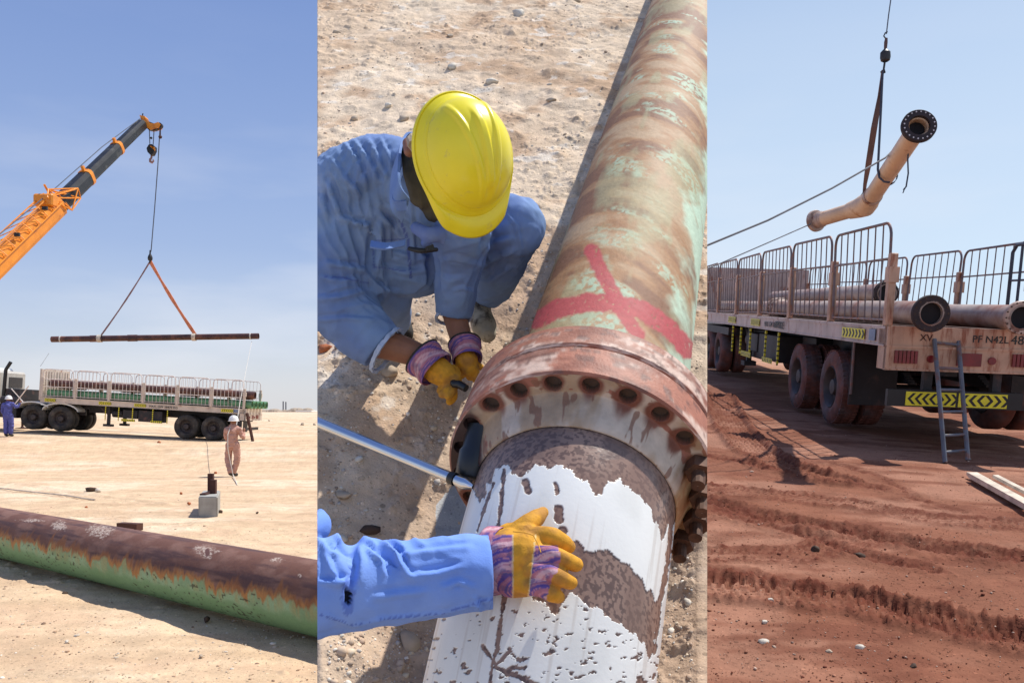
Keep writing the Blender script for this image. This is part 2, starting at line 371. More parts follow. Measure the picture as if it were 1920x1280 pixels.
# ruts and tyre tracks in the clay
def gpts(pts): return [tuple(hit(*p)[:2]) for p in pts]
churn = np.zeros_like(Z)
jx = (fbm(X*5, Y*5, 0, 8, 3)-.5)*.12; jy = (fbm(X*5, Y*5, 0, 9, 3)-.5)*.12
edge = fbm(X*14, Y*14, 0, 10, 3); edge2 = fbm(X*34, Y*34, 0, 11, 3)
def rut(pts, wid, dep, ch=1.):
    global Z, churn
    d, t = seg_dist(X+jx, Y+jy, gpts(pts)); d = d*(1+.8*(edge-.5))
    dep = dep*.5; Z = Z-dep*np.exp(-(d/wid)**2)*1.0+dep*.5*np.exp(-((d-wid*2.0)/(wid*.6))**2)*(.2+edge2*1.4)
    churn = np.maximum(churn, ch*np.exp(-(d/(wid*1.7))**2)*(.3+.9*edge))
def tread(pts, wid, pitch=.13, dep=.045):
    global Z, churn
    d, t = seg_dist(X, Y, gpts(pts)); inside = (1-sst(wid*.9, wid*1.1, d))
    pat = np.sign(np.sin(2*math.pi*(t/pitch+np.sign(np.sin(d*60))*d*3)))*.5*(d > wid*.35)+(np.abs((d/wid*4) % 1-.5) < .18)*-.8
    Z = Z+inside*(pat*dep*.5-dep*.4)+dep*1.1*np.exp(-((d-wid*1.25)/(wid*.2))**2)*edge2*1.4
    churn = np.maximum(churn, np.exp(-((d-wid*1.2)/(wid*.28))**2)*1.1*edge+inside*.45*(pat < 0)+inside*.1)
tread([(1352,742),(1362,775),(1380,808),(1412,842),(1455,868),(1510,888),(1560,900)], .20)
tread([(1326,1098),(1450,1112),(1600,1130),(1750,1165),(1925,1205)], .17, .06)
tread([(1326,1040),(1500,1040),(1640,1010),(1800,1030),(1925,1050)], .12, .06, .014)
tread([(1326,915),(1460,930),(1600,945),(1760,975),(1925,985)], .14, .06, .012)
rut([(1326,855),(1390,866),(1462,884)], .075, .06, 1.2)
rut([(1500,893),(1570,902),(1650,915)], .07, .05)
rut([(1326,940),(1420,965),(1520,984),(1650,1008),(1760,1030),(1925,1050)], .085, .09, 1.4)
rut([(1345,958),(1450,985),(1560,1020),(1640,1045),(1740,1066)], .06, .06, 1.2)
rut([(1326,1068),(1400,1080),(1520,1100),(1600,1112)], .06, .04)
rut([(1640,1130),(1740,1160),(1830,1182),(1925,1192)], .06, .045)
rut([(1560,868),(1640,890),(1720,935),(1800,960)], .05, .03, .8)
clod = np.clip(fbm(X*30, Y*30, 0, 12, 2)-.42, 0, 1)*churn; Z = Z+clod*.09
# wheel tracks on the sand
for pts in ([(0,905),(80,915),(180,930),(300,945)], [(120,828),(260,838),(420,852)], [(460,842),(560,850),(595,852)]):
    d, t = seg_dist(X, Y, gpts(pts)); Z = Z-.03*np.exp(-(d/.10)**2)+.03*np.exp(-((d-.18)/.08)**2)
sand = np.ones(X.shape+(3,))*np.array((.62,.45,.29))
sand = mixc(sand, (.69,.535,.375), sst(.45, .65, fbm(X*.35, Y*.5, 0, 20, 5)))
sand = mixc(sand, (.56,.385,.25), sst(.52, .72, fbm(X*1.3, Y*2.2, 0, 21, 5))*.75)
sand = mixc(sand, (.50,.35,.22), sst(.50, .70, fbm(X*.25, Y*2.4, 0, 22, 4))*.55)
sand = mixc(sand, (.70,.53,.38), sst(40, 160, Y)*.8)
clay = np.ones(X.shape+(3,))*np.array((.225,.092,.055))
clay = mixc(clay, (.31,.15,.098), sst(.42, .66, fbm(X*.9, Y*1.4, 0, 30, 5)))
clay = mixc(clay, (.165,.060,.036), sst(.48, .70, fbm(X*2.2, Y*6, 0, 31, 5))*.8)
clay = mixc(clay, (.125,.036,.022), np.clip(churn*1.35, 0, 1)*(.55+.45*sst(.4, .6, edge2)))
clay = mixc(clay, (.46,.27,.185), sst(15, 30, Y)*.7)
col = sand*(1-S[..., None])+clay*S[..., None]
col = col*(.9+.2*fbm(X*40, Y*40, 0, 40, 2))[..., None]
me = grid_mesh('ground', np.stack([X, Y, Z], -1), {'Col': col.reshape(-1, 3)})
g = link(me, 'ground', M['ground'], smooth='all'); tag(g, 'pale desert sand plain running into rutted red clay yard', kind='structure')
if g.data.polygons[0].normal.z < 0: g.data.flip_normals()

# loose stones as uncounted ground cover
def ico(sub=1):
    bm = bmesh.new(); bmesh.ops.create_icosphere(bm, subdivisions=sub, radius=1)
    V = np.array([v.co[:] for v in bm.verts]); T = np.array([[v.index for v in f.verts] for f in bm.faces]); bm.free(); return V, T
IV, IT = ico(1); IV2, IT2 = ico(2)
def stones(name, pos, rad, cols, nrm=(0,0,1), flat=.6, label=None, mt='pebble'):
    n = len(pos); A = RNG.normal(size=(n, 3, 3)); Qm, _ = np.linalg.qr(A)
    base = IV[None]*(1+RNG.uniform(-.32, .28, size=(n, len(IV), 1)))*RNG.uniform(.6, 1.25, size=(n, 1, 3))
    V = np.einsum('nij,nkj->nki', Qm, base)*np.asarray(rad)[:, None, None]
    nr = np.array(nrm); V = V-(V@nr)[..., None]*nr*(1-flat)
    V = V+pos[:, None]; T = (IT[None]+np.arange(n)[:, None, None]*len(IV)).reshape(-1, 3)
    me = bpy.data.meshes.new(name); arr_mesh(me, V.reshape(-1, 3), T, {'Col': np.repeat(cols, len(IV), 0)})
    o = link(me, name, M[mt]); tag(o, label, None, None, 'stuff'); return o
def pick(cols, n): c = np.array(cols)[RNG.integers(0, len(cols), n)]; return c*RNG.uniform(.8, 1.15, (n, 1))
n = 3400; py_ = RNG.uniform(800, 1280, n)**1.0; px_ = RNG.uniform(-20, 600, n)
d_ = 3040/(py_-770+1e-6); xs_ = (px_-960)/F*d_; k = d_ < 45; xs_, d_ = xs_[k], d_[k]; n = len(d_)
stones('gravel', np.stack([xs_, d_, GZ(xs_, d_)+(fbm(xs_*.8, d_*.8, 0, 1, 4)-.5)*.1*(1-sst(14, 30, d_))], -1), RNG.gamma(1.1, .0036, n)+.0022, pick([(.6,.5,.38), (.75,.68,.58), (.45,.3,.2), (.5,.4,.3), (.3,.2,.14)], n), label='small stones scattered over the pale sand')
n = 3800; py_ = RNG.uniform(760, 1290, n); px_ = RNG.uniform(1320, 1930, n)
d_ = 2896/(py_-563); xs_ = (px_-960)/F*d_
stones('gravel', np.stack([xs_, d_, GZ(xs_, d_)+.003], -1), RNG.gamma(1.0, .0022, n)+.0014, pick([(.35,.16,.1), (.2,.07,.045), (.5,.36,.28), (.28,.12,.07), (.16,.05,.03)], n), label='small stones and clods scattered over the red clay')
def rock(name, p, r, mt, label, cat='stone', group=None, sc=(1,1,.7), up=None, parent=None, seed=0):
    rg = np.random.default_rng(seed+int(p[0]*100) & 0xffff)
    V = IV2*np.array(sc); V = V*(1+.55*(fbm(IV2[:, 0]*2.1+seed, IV2[:, 1]*2.1, IV2[:, 2]*2.1, seed, 3)-.5)[:, None]*2)
    pl = rg.normal(size=(12, 3)); pl /= np.linalg.norm(pl, axis=1)[:, None]
    for q in pl: dd = V@q; V = V-np.clip(dd-.5, 0, None)[:, None]*q
    V = V*r
    if up is not None: V = V@np.array(Matrix((E2u, E2v, E2w)))
    me = bpy.data.meshes.new(name); arr_mesh(me, V, IT2)
    o = link(me, name, M[mt], None, p); return tag(o, label, cat, group)

# ================================================================ trailers
def chevron(parent, o, ax, ay, w, h, n, name='hazard_plate', mirror=False, proud=.006):
    """yellow reflective plate with black chevrons standing proud; ax, ay unit vectors in the parent's frame"""
    o = Vector(o); ax = Vector(ax); ay = Vector(ay); nz_ = ax.cross(ay).normalized()
    m = MB().prism([(0,0),(w,0),(w,h),(0,h)], o, ax, ay, proud); pl = m.build(name, M['yellow'], parent)
    c = MB(); st = w/n; t = st*.42
    for i in range(n):
        x = st*i+st*.25; s = -1 if (mirror and i < n/2) else 1; k = h*.36
        x0 = x+(k if s < 0 else 0)
        for a, b in ((h*.1, h*.5), (h*.9, h*.5)):
            poly = [(x0, a), (x0+t, a), (x0+t+s*k, b), (x0+s*k, b)]
            if a > b: poly = poly[::-1]
            if s < 0: poly = poly
            c.prism(poly, o+nz_*proud, ax, ay, .003)
    c.build('chevron', M['black'], pl)
    return pl
def text(parent, s, o, ax, ay, h, mt='black', name='lettering', thick=.002, shear=0):
    cu = bpy.data.curves.new('t', 'FONT'); cu.body = s; cu.size = 1; cu.extrude = .02; cu.shear = shear; cu.resolution_u = 2
    t = bpy.data.objects.new('t', cu); C.objects.link(t); bpy.context.view_layer.update()
    me = bpy.data.meshes.new_from_object(t.evaluated_get(bpy.context.evaluated_depsgraph_get())); me.materials.clear()
    C.objects.unlink(t); bpy.data.objects.remove(t); bpy.data.curves.remove(cu)
    k = h/.72; o = Vector(o); ax = Vector(ax); ay = Vector(ay); nz_ = ax.cross(ay).normalized()
    for v in me.vertices: v.co = o+ax*v.co.x*k+ay*v.co.y*k+nz_*(v.co.z*thick/.02+thick)
    me.name = name; return link(me, name, M[mt], parent)
TREAD = None
def wheel(parent, x, y, z, r, w, mt, rimmat, outer=True, detail=True):
    """x = outer face; axle along +x"""
    root = empty('wheel', (x, y, z)); root.parent = parent
    m = MB(); ri = r*.56
    prof = [(.02, ri), (.0, ri+.02), (-.012, r*.72), (.0, r*.88), (.025, r*.965), (.06, r), (w-.06, r), (w-.025, r*.965), (w, r*.88), (w+.01, r*.72), (w, ri)]
    m.lathe(prof, (0,0,0), (1,0,0), 40)
    if detail:
        for k in range(44):
            a = 2*math.pi*k/44
            for q in range(3):
                xx = .05+q*(w-.1)/2; aa = a+(q % 2)*.07
                c, s_ = math.cos(aa), math.sin(aa)
                m.bar((xx-.03, c*r*.99, s_*r*.99), (xx+.03, c*r*.99, s_*r*.99), .045, .022, (0, c, s_))
    ty = m.build('tyre', M[mt], root, smooth=True)
    q = MB(); dp = .12 if outer else .02
    q.lathe([(.015, ri+.012), (.0, ri), (.02, ri-.02), (dp, ri*.82), (dp+.03, ri*.5), (dp-.02, ri*.46), (dp-.09, ri*.36), (dp-.10, 0.001)], (0,0,0), (1,0,0), 28)
    for k in range(10):
        a = 2*math.pi*k/10; q.tube([(dp-.01, math.cos(a)*ri*.62, math.sin(a)*ri*.62), (dp+.03, math.cos(a)*ri*.62, math.sin(a)*ri*.62)], .018, 6)
    q.build('rim', M[rimmat], root, smooth=True)
    return root
GL0 = 2.2; NG = 6; WT = 2.8; ZB, ZD, ZP, ZF = 1.20, 1.44, 2.25, 2.65
def trailer(name, Mx, paint, railm, postm, tyre, label, red, KY=1., WT=WT):
    GL = GL0*KY; LT = GL*NG; yk = lambda y: y*KY
    root = empty(name, M=Mx); tag(root, label, 'trailer')
    W = WT; m = MB()
    for x0, x1 in ((0, .09), (W-.09, W)): m.box((x0, 0, ZB), (x1, LT, ZD))
    m.box((-.015, 0, ZD-.035), (-.001, LT, ZD-.005)); m.box((-.015, 0, ZB), (-.001, LT, ZB+.02))
    m.build('side_beam', M[paint], root)
    m = MB(); m.box((.09, .01, ZD-.05), (W-.09, LT, ZD-.01)); m.build('deck', M['wood_brown' if red else 'chassis'], root)
    m = MB()
    for x in (.85, W-.85): m.box((x-.07, .1, ZB-.34), (x+.07, yk(10.6), ZB)); m.box((x-.07, yk(10.6), ZB-.16), (x+.07, LT, ZB))
    for y in np.arange(.6, LT, 1.1): m.box((.1, y, ZB+.02), (W-.1, y+.08, ZB+.14))
    m.build('chassis_rail', M['chassis'], root)
    # gates
    g0 = None
    for side, xx in ((0, .02), (1, W-.05)):
        for k in range(NG):
            if g0 is None:
                e = empty('side_gate'); e.parent = root
                r_ = .16; H = ZF-ZD-.04; w = GL-.16; pts = [(0,0,0), (0,0,H-r_)]
                pts += [(0, r_-r_*math.cos(a), H-r_+r_*math.sin(a)) for a in np.linspace(.2, math.pi/2, 5)]
                pts += [(0, w-r_+r_*math.sin(a), H-r_+r_*math.cos(a)) for a in np.linspace(0, math.pi/2-.2, 5)]+[(0, w, H-r_), (0, w, 0)]
                f = MB().tube(pts, .018, 8); 
                for z in ((.03, ZP-ZD-.06) if red else (.03, .42, ZP-ZD-.06)): f.tube([(0, 0, z), (0, w, z)], .013, 6)
                f.build('frame', M[railm], e, smooth=True)
                nb_ = 7; bm_ = MB().tube([(0,0,.0), (0,0,1)], .0088, 6).mesh('bar'); bm_.materials.append(M[railm])
                for j in range(nb_):
                    b = bpy.data.objects.new('bar', bm_); C.objects.link(b); b.parent = e; b.location = (0, w*(j+1)/(nb_+1), 0); b.scale = (1, 1, H-.01)
                g0 = e; o = e
            else: o = copy_tree(g0, root)
            o.location = (xx+.015, k*GL+.08, ZD+.04); o.rotation_euler = (R(random.uniform(-.8, .8)), R((-1.4 if side == 0 else 1.4)+random.uniform(-.8, .8)), 0)
    m = MB()
    for (x0, x1) in ((-.012, .075),): m.cbox((x0, -.05, ZD), (x1, .05, ZP+.04)); m.box((x0-.01, -.07, 1.95), (x1+.02, .07, 2.13))
    pm = m.mesh('post'); pm.materials.append(M[postm])
    for side in (0, 1):
        for k in range(NG+1):
            o = bpy.data.objects.new('post', pm); C.objects.link(o); o.parent = root
            o.location = (0 if side == 0 else W-.065, min(max(k*GL, .05), LT-.05), 0)
    # headboard
    m = MB(); m.box((.02, LT, ZB+.1), (W-.02, LT+.08, ZF-.02))
    for x in np.arange(.1, W-.1, .22): m.box((x, LT-.03, ZD), (x+.05, LT, ZF-.1))
    m.build('headboard', M[paint], root)
    # running gear
    for y in (yk(2.0), yk(3.75)):
        for i, x in enumerate((.03, .37)): wheel(root, x, y, .52, .52, .29, tyre, 'rim', i == 0, detail=red)
        for x in (W-.66, W-.32):
            wr = wheel(root, x, y, .52, .52, .29, tyre, 'rim', False, detail=False)
        MB().tube([(.2, y, .52), (W-.2, y, .52)], .07, 10).build('axle', M['chassis'], root, smooth=True)
        for x in (.9, W-.9):
            m = MB()
            for q in range(5): m.bar((x, y-.7+q*.06, .66+q*.028), (x, y+.7-q*.06, .66+q*.028), .09, .03)
            m.build('leaf_spring', M['chassis'], root)
    for x in (.04, W-.66):
        MB().box((x, yk(2.0)-.78, .36), (x+.62, yk(2.)-.765, 1.18)).build('mudflap', M['chassis'], root)
    MB().tube([(.06, yk(2.)-.8, .5), (.05, yk(2.)-.82, 1.2)], .018, 6).build('flap_stay', M['rail'], root)
    for x in (.35, W-.45):
        y9 = yk(8.9); m = MB(); m.box((x, y9, .42), (x+.1, y9+.12, 1.2)); m.box((x-.08, y9-.12, .32), (x+.18, y9+.24, .42)); m.bar((x+.05, y9+.06, .8), (x+.05, y9+.5, 1.2), .06, .05)
        m.build('landing_leg', M['chassis'], root)
    m = MB(); m.cbox((.12, yk(5.35), .62), (.6, yk(6.9), 1.1)); m.build('tool_box', M['chassis'], root)
    m = MB(); m.cbox((.10, yk(6.95), .72), (.55, yk(7.9), 1.08)); m.tube([(.4, yk(8.05), .9), (.4, yk(8.7), .9)], .17, 14); m.build('air_tank', M['chassis'], root, smooth=True)
    chevron(root, (-.004, yk(6.0), .60), (0,-1,0), (0,0,1), .75*KY, .09, 6, 'striped_guard'); chevron(root, (-.004, yk(7.9), .60), (0,-1,0), (0,0,1), .9*KY, .10, 8, 'striped_guard')
    for y in [yk(q_) for q_ in (4.95, 5.9, 7.2, 8.1, 8.95)]:
        q = MB()
        for k in range(7): q.box((-.003, y-.016, .62+k*.083), (.03, y+.016, .62+k*.083+.058))
        q.build('striped_bar', M['yellow'], root); MB().box((0, y-.012, .6), (.026, y+.012, ZB)).build('hanger', M['black'], root)
    # side plates
    yp = [(.65, .85, True), (6.35, .75, False), (8.6, .8, False), (12.2, .7, False)]
    for y, w, b in yp: chevron(root, (-.016, yk(y+w), ZB+.05), (0,-1,0), (0,0,1), w*KY, .13, 7, 'hazard_plate', proud=.004)
    MB().box((-.022, .28, ZB+.05), (-.016, .48, ZB+.19)).build('number_plate', M['plate_blue'], root)
    text(root, 'MAX. GW 38470 KG', (-.017, yk(6.15) if not red else 5.95, ZB+.06), (0,-1,0), (0,0,1), .10)
    if red: text(root, '6TPS22E', (-.017, 5.2, ZB+.05), (0,-1,0), (0,0,1), .13)
    # tail board
    m = MB(); m.box((0, -.05, ZB), (W, .0, ZD)); m.box((0, -.07, ZB-.012), (W, -.05, ZB+.015)); m.box((0, -.06, ZB-.26), (W, .0, ZB)); m.box((0, -.075, ZB-.275), (W, .0, ZB-.255)); m.box((0, -.075, ZB-.27), (.03, .2, ZD))
    m.build('tail_board', M['paint_tail' if red else paint], root)
    for x in (.10, 1.45, 2.4):
        if x > 2: continue
        q = MB()
        for k in range(6): q.box((x+k*.046, -.085, ZB-.19), (x+.034+k*.046, -.06, ZB-.04))
        q.build('tail_lamp', M['redlens'], root)
    for x in (.52, 1.22): MB().tube([(x, -.06, ZB-.13), (x, -.085, ZB-.13)], .045, 12).build('reflector', M['redlens'], root)
    MB().box((.82, -.075, ZB-.2), (1.1, -.06, ZB-.05)).build('plate', M['redlens'], root)
    if red:
        text(root, 'PF N42L', (.98, -.053, ZB+.08), (1,0,0), (0,0,1), .085); text(root, '48-407', (1.42, -.053, ZB+.07), (1,0,0), (0,0,1), .11)
        text(root, 'XV', (.38, -.053, ZB+.08), (1,0,0), (0,0,1), .08, 'rust_steel')
        b = MB().box((.06, -.07, .50), (1.62, .0, .70)).build('bumper_bar', M['black'], root)
        chevron(b, (.27, -.07, .515), (1,0,0), (0,0,1), .58, .165, 7, mirror=True); chevron(b, (.88, -.07, .515), (1,0,0), (0,0,1), .56, .165, 6, mirror=True)
        MB().box((.5, .02, .65), (.6, .1, .96)).build('bumper_bracket', M['chassis'], root); MB().box((1.3, .02, .65), (1.4, .1, .96)).build('bumper_bracket', M['chassis'], root)
    else:
        MB().box((.3, -.02, .5), (W-.3, .05, .62)).build('bumper_bar', M['chassis'], root)
        m = MB().box((.03, .1, .5), (.08, .4, ZB)); m.build('mudguard', M['chassis'], root)
    # tractor unit ahead of it is built separately
    return root
def frame(o, fwd, right):
    f = Vector(fwd).normalized(); r = Vector(right); r = (r-f*r.dot(f)).normalized(); u = r.cross(f)
    return Matrix(((r.x, f.x, u.x, o[0]), (r.y, f.y, u.y, o[1]), (r.z, f.z, u.z, o[2]), (0,0,0,1)))
# east: the muddy red trailer seen from its tail
o3 = P(1642, 836, 10.27); MT3 = frame(o3, (.056, 1, .129), (1, -.056, -.038))
t3 = trailer('flatbed_trailer', MT3, 'paint_pink', 'rail', 'paint_tail', 'tyre_red', 'mud red flatbed trailer seen from its tail with grey gates and yellow chevron bumper', True)
# west: the sand coloured trailer seen from its side
a1 = P(455, 829, 36.5); b1 = P(72, 806, 36.6); d1 = (b1-a1)
MT1 = frame(a1, d1, Vector((d1.y*-1, d1.x, 0))*-1)
t1 = trailer('flatbed_trailer', MT1, 'paint_sand', 'rail_pale', 'paint_sand', 'tyre', 'cream flatbed trailer on the sand loaded with brown and green pipes', False, KY=d1.length/13.2, WT=2.3)
KY1 = d1.length/13.2
# ---------------------------------------------------------------- pipes
def straight_pipe(name, p0, p1, r, mt, label, group=None, wall=.02, flange=None, n=28, cat='pipe', f1=None, coup=()):
    p0 = Vector(p0); p1 = Vector(p1); d = (p1-p0).normalized(); L = (p1-p0).length
    root = empty(name, p0); tag(root, label, cat, group)
    MB().lathe([(0, r-wall), (0, r), (L, r), (L, r-wall), (L-.02, r-wall), (L/2, r-wall), (.02, r-wall)], p0, d, n, closed=True).build('pipe_body', M[mt], root, p0, smooth=True)
    for c in coup: MB().lathe([(c, r+.001), (c, r*1.14), (c+.45, r*1.14), (c+.45, r+.001)], p0, d, n).build('coupling', M[mt], root, p0, smooth=True)
    def fl(o, dd, mt2, R_):
        MB().lathe([(0, r*.93), (0, R_*.97), (.008, R_), (.055, R_), (.062, R_*.97), (.062, r*1.25), (.14, r*1.02)], o, dd, 32).build('flange', M[mt2], root, p0, smooth=True)
        m = MB(); a = dd.orthogonal().normalized(); b = dd.cross(a)
        for k in range(16):
            q = 2*math.pi*k/16; c = o+(a*math.cos(q)+b*math.sin(q))*(R_*.5+r*.55); m.tube([c-dd*.003, c+dd*.01], R_*.055, 8)
        m.build('bolt_hole', M['stone_dark'], root, p0)
        MB().lathe([(.06, 0.001), (.06, r*.95)], o, dd, 24).build('bore', M['bore'], root, p0)
    if flange: fl(p0, d, flange[0], flange[1])
    if f1: fl(p1, -d, f1[0], f1[1])
    return root
def T3(x, y, z): return MT3 @ Vector((x, y, z))
def T1(x, y, z): return MT1 @ Vector((x, y*KY1, z))
# load of the east trailer
straight_pipe('flanged_pipe', T3(.36, -.36, 1.60), T3(.36, 6.4, 1.60), .145, 'pipe_dusty', 'dusty pipe with rusty brown flange overhanging the trailer tail above the ladder', flange=('flange_dark', .212), f1=('flange_cream', .20))
straight_pipe('flanged_pipe', T3(1.36, -.36, 1.585), T3(1.36, 9.0, 1.585), .145, 'pipe_dusty', 'dusty pipe ending in a cream drilled flange at the right edge of the trailer tail', flange=('flange_cream', .19), f1=('flange_cream', .20))
straight_pipe('flanged_pipe', T3(.36, 6.6, 1.60), T3(.36, 12.6, 1.60), .135, 'pipe_dusty', 'dusty pipe at the front of the muddy trailer behind the gates', flange=('flange_cream', .20))
straight_pipe('flanged_pipe', T3(.72, 2.0, 1.86), T3(1.0, 9.5, 1.83), .14, 'pipe_dusty', 'upper dusty pipe with open brown end lying on the muddy trailer load', flange=('flange_dark', .165))
straight_pipe('flanged_pipe', T3(.84, .8, 1.585), T3(.84, 7.2, 1.585), .13, 'pipe_dusty', 'dusty pipe on the deck between the two flanged pipes')
straight_pipe('flanged_pipe', T3(1.98, 1.0, 1.585), T3(1.98, 9.2, 1.585), .13, 'pipe_dusty', 'dusty pipe lying by the far gates of the muddy trailer')
# loose gate tied upright at the far side
e = empty('loose_gate', T3(2.62, 1.95, ZD)); tag(e, 'dark blue loose gate tied with rope to the far gates of the muddy trailer', 'gate')
pts = [(2.60, 0.75, ZD+.02), (2.60, .75, 2.50), (2.60, .85, 2.60), (2.60, 2.35, 2.60), (2.60, 2.45, 2.50), (2.60, 2.45, ZD+.02)]
MB().tube([T3(*p) for p in pts], .026, 8).tube([T3(2.6, .75, 2.1), T3(2.6, 2.45, 2.1)], .016, 6).build('frame', M['rail_blue'], e, e.location, smooth=True)
for y in (1.05, 1.35, 1.65, 1.95, 2.2): MB().tube([T3(2.6, y, ZD+.02), T3(2.6, y, 2.60)], .02, 8).build('bar', M['rail_blue'], e, e.location)
m = MB(); 
for k in range(30):
    t = k/29; m.tube([T3(2.57+.06*math.cos(k*1.9), .8+1.25*t, 2.61+.035*math.sin(k*1.9)), T3(2.57+.06*math.cos((k+1)*1.9), .8+1.25*(k+1)/29, 2.61+.035*math.sin((k+1)*1.9))], .012, 5)
m.tube([T3(2.56, 1.08, 2.6), T3(2.53, 1.0, 2.74)], .014, 5).tube([T3(2.56, 1.1, 2.62), T3(2.54, 1.15, 2.45), T3(2.55, 1.2, 2.2)], .013, 5).tube([T3(2.56, 1.1, 2.64), T3(2.56, 1.1, 2.56)], .05, 8)
o = m.build('lashing_rope', M['rope_dark'], None, T3(2.6, 1.1, 2.6)); tag(o, 'dark rope wound along the top of the loose gate', 'rope')
# ladder against the tail
lt = (P(1752, 636, 10.02), P(1797, 640, 10.02)); lb = (P(1772, 867, 9.55), P(1815, 862, 9.6))
e = empty('ladder', lb[0]); tag(e, 'grey blue metal ladder leaning against the trailer tail', 'ladder')
for k in (0, 1): MB().tube([lt[k], lb[k]], .026, 8).build('stile', M['ladder'], e, lb[0], smooth=True)
for t in (.04, .30, .515, .66, .80, .90)[:6]:
    t = [.03, .24, .42, .60, .79, .92][(.04, .30, .515, .66, .80, .90).index(t)]
    MB().tube([lt[0].lerp(lb[0], t), lt[1].lerp(lb[1], t)], .017, 8).build('rung', M['ladder'], e, lb[0], smooth=True)
# hanging spool
pa, pb = P(1722, 238, 9.0), P(1624, 386, 11.1); pc = P(1527, 415, 12.0)
e = empty('hanging_pipe_spool', pb); tag(e, 'peach painted bent pipe spool with black drilled flange hanging in slings', 'pipe spool')
def spool_tube(nm, a, b, r0, n=24): MB().lathe([(0, r0*.86), (0, r0), ((b-a).length, r0), ((b-a).length, r0*.86)], a, b-a, n, closed=True).build(nm, M['pipe_peach'], e, pb, smooth=True)
d1_ = (pa-pb).normalized(); d2_ = (pc-pb).normalized()
spool_tube('pipe_body', pb+d1_*.12, pa, .105); spool_tube('pipe_body', pb+d2_*.14, pc, .098)
m = MB(); ctr = [pb+d1_*.26, pb+d1_*.12, pb+(d1_+d2_)*.03, pb+d2_*.12, pb+d2_*.28]
m.tube(ctr, [.112, .130, .145, .130, .112], 24).build('elbow', M['pipe_peach'], e, pb, smooth=True)
m = MB(); m.lathe([(0, .10), (0, .118), (.05, .118), (.05, .10)], pb+d1_*.30, d1_, 24).build('weld_band', M['flange_cream'], e, pb, smooth=True)
def ringflange(o, d, R_, r_, mt, holes=True):
    MB().lathe([(0, r_), (0, R_*.96), (.008, R_), (.05, R_), (.058, R_*.96), (.058, r_*1.15), (.13, r_*1.05), (.13, r_)], o, d, 40, closed=True).build('flange', M[mt], e, pb, smooth=True)
    a = d.orthogonal().normalized(); b = d.cross(a); m = MB()
    for k in range(20):
        q = 2*math.pi*k/20; c = o+(a*math.cos(q)+b*math.sin(q))*(R_*.85); m.tube([c-d*.004, c+d*.004], R_*.045, 8)
    if holes: m.build('bolt_hole', M['hi_white'], e, pb)
dA = (-d1_*.55+Vector((.12, 1, .12)).normalized()*.45).normalized()
ringflange(pa+d1_*.04, -d1_, .178, .108, 'flange_dark'); MB().lathe([(.12, .001), (.12, .11)], pa+d1_*.04, -d1_, 20).build('bore', M['bore'], e, pb)
ringflange(pc, -d2_, .150, .09, 'flange_cream', False); ringflange(pc-d2_*.10, -d2_, .112, .09, 'flange_cream', False)
for p_, w in ((P(1664, 330, 10.25), .03), (P(1630, 372, 10.98), .012)):
    MB().lathe([(-w, .1075), (-w, .114), (w, .114), (w, .1075)], p_, d1_, 20, closed=True).build('strap_turn', M['rope_dark'], e, pb)
hk = P(1655, 132, 10.2)
q = MB(); q.bar(hk, P(1640, 260, 10.3), .035, .012, (0,1,0)); q.bar(P(1640, 260, 10.3), P(1620, 368, 10.9), .085, .012, (0,1,0))
o = MB().tube([hk, hk], .01, 4) if 0 else None
m = MB(); pts = [(hk, .03), (P(1650, 180, 10.2), .06), (P(1639, 240, 10.3), .085), (P(1629, 305, 10.6), .085), (P(1622, 345, 10.8), .05), (P(1619, 372, 10.9), .03)]
for (a, wa), (b, wb) in zip(pts[:-1], pts[1:]):
    s = Vector((1, .3, .1)).normalized(); th = Vector((0, .01, 0))
    vs = [a-s*wa/2, a+s*wa/2, b+s*wb/2, b-s*wb/2]; m.add([v-th for v in vs]+[v+th for v in vs], [(0,1,2,3),(7,6,5,4),(0,4,5,1),(1,5,6,2),(2,6,7,3),(3,7,4,0)])
o = m.build('lifting_sling', M['sling_brown'], None, hk); tag(o, 'wide brown webbing sling holding the elbow of the hanging spool', 'sling')
o = MB().tube([hk, P(1652, 200, 10.15), P(1646, 318, 10.1), P(1649, 333, 10.08), P(1658, 341, 10.05), P(1668, 342, 10.05)], .014, 6).build('lifting_sling', M['rope_dark'], None, hk); tag(o, 'thin dark sling round the middle of the hanging spool', 'sling')
e = empty('crane_hook', P(1660, 104, 10.2)); tag(e, 'black headache ball hook above the hanging spool', 'crane hook'); L_ = e.location
MB().lathe([(0, .03), (.015, .052), (.05, .06), (.11, .057), (.135, .035), (.15, .02)], P(1660, 116, 10.2), (0,0,1), 20).build('ball', M['steel_dark'], e, L_, smooth=True)
MB().tube([P(1660, 94, 10.2), P(1661, 80, 10.2), P(1662, 72, 10.2)], [.018, .022, .015], 8).build('swivel', M['sling_brown'], e, L_)
MB().tube([P(1661, 73, 10.2), P(1657, 68, 10.2), P(1660, 62, 10.2), P(1664, 60, 10.2)], .008, 6).build('clamp', M['steel_dark'], e, L_)
MB().tube([P(1659, 116, 10.2), P(1657, 130, 10.2), P(1659, 136, 10.2), P(1654, 139, 10.2), P(1652, 134, 10.2)], .012, 6).build('hook', M['steel_dark'], e, L_)
o = MB().tube([P(1662, 64, 10.2), P(1666, 30, 10.2), P(1673, -20, 10.2), P(1690, -120, 10.2)], .007, 6).build('hoist_rope', M['cable'], None, P(1662, 64, 10.2)); tag(o, 'thin steel rope above the black ball hook', 'rope')
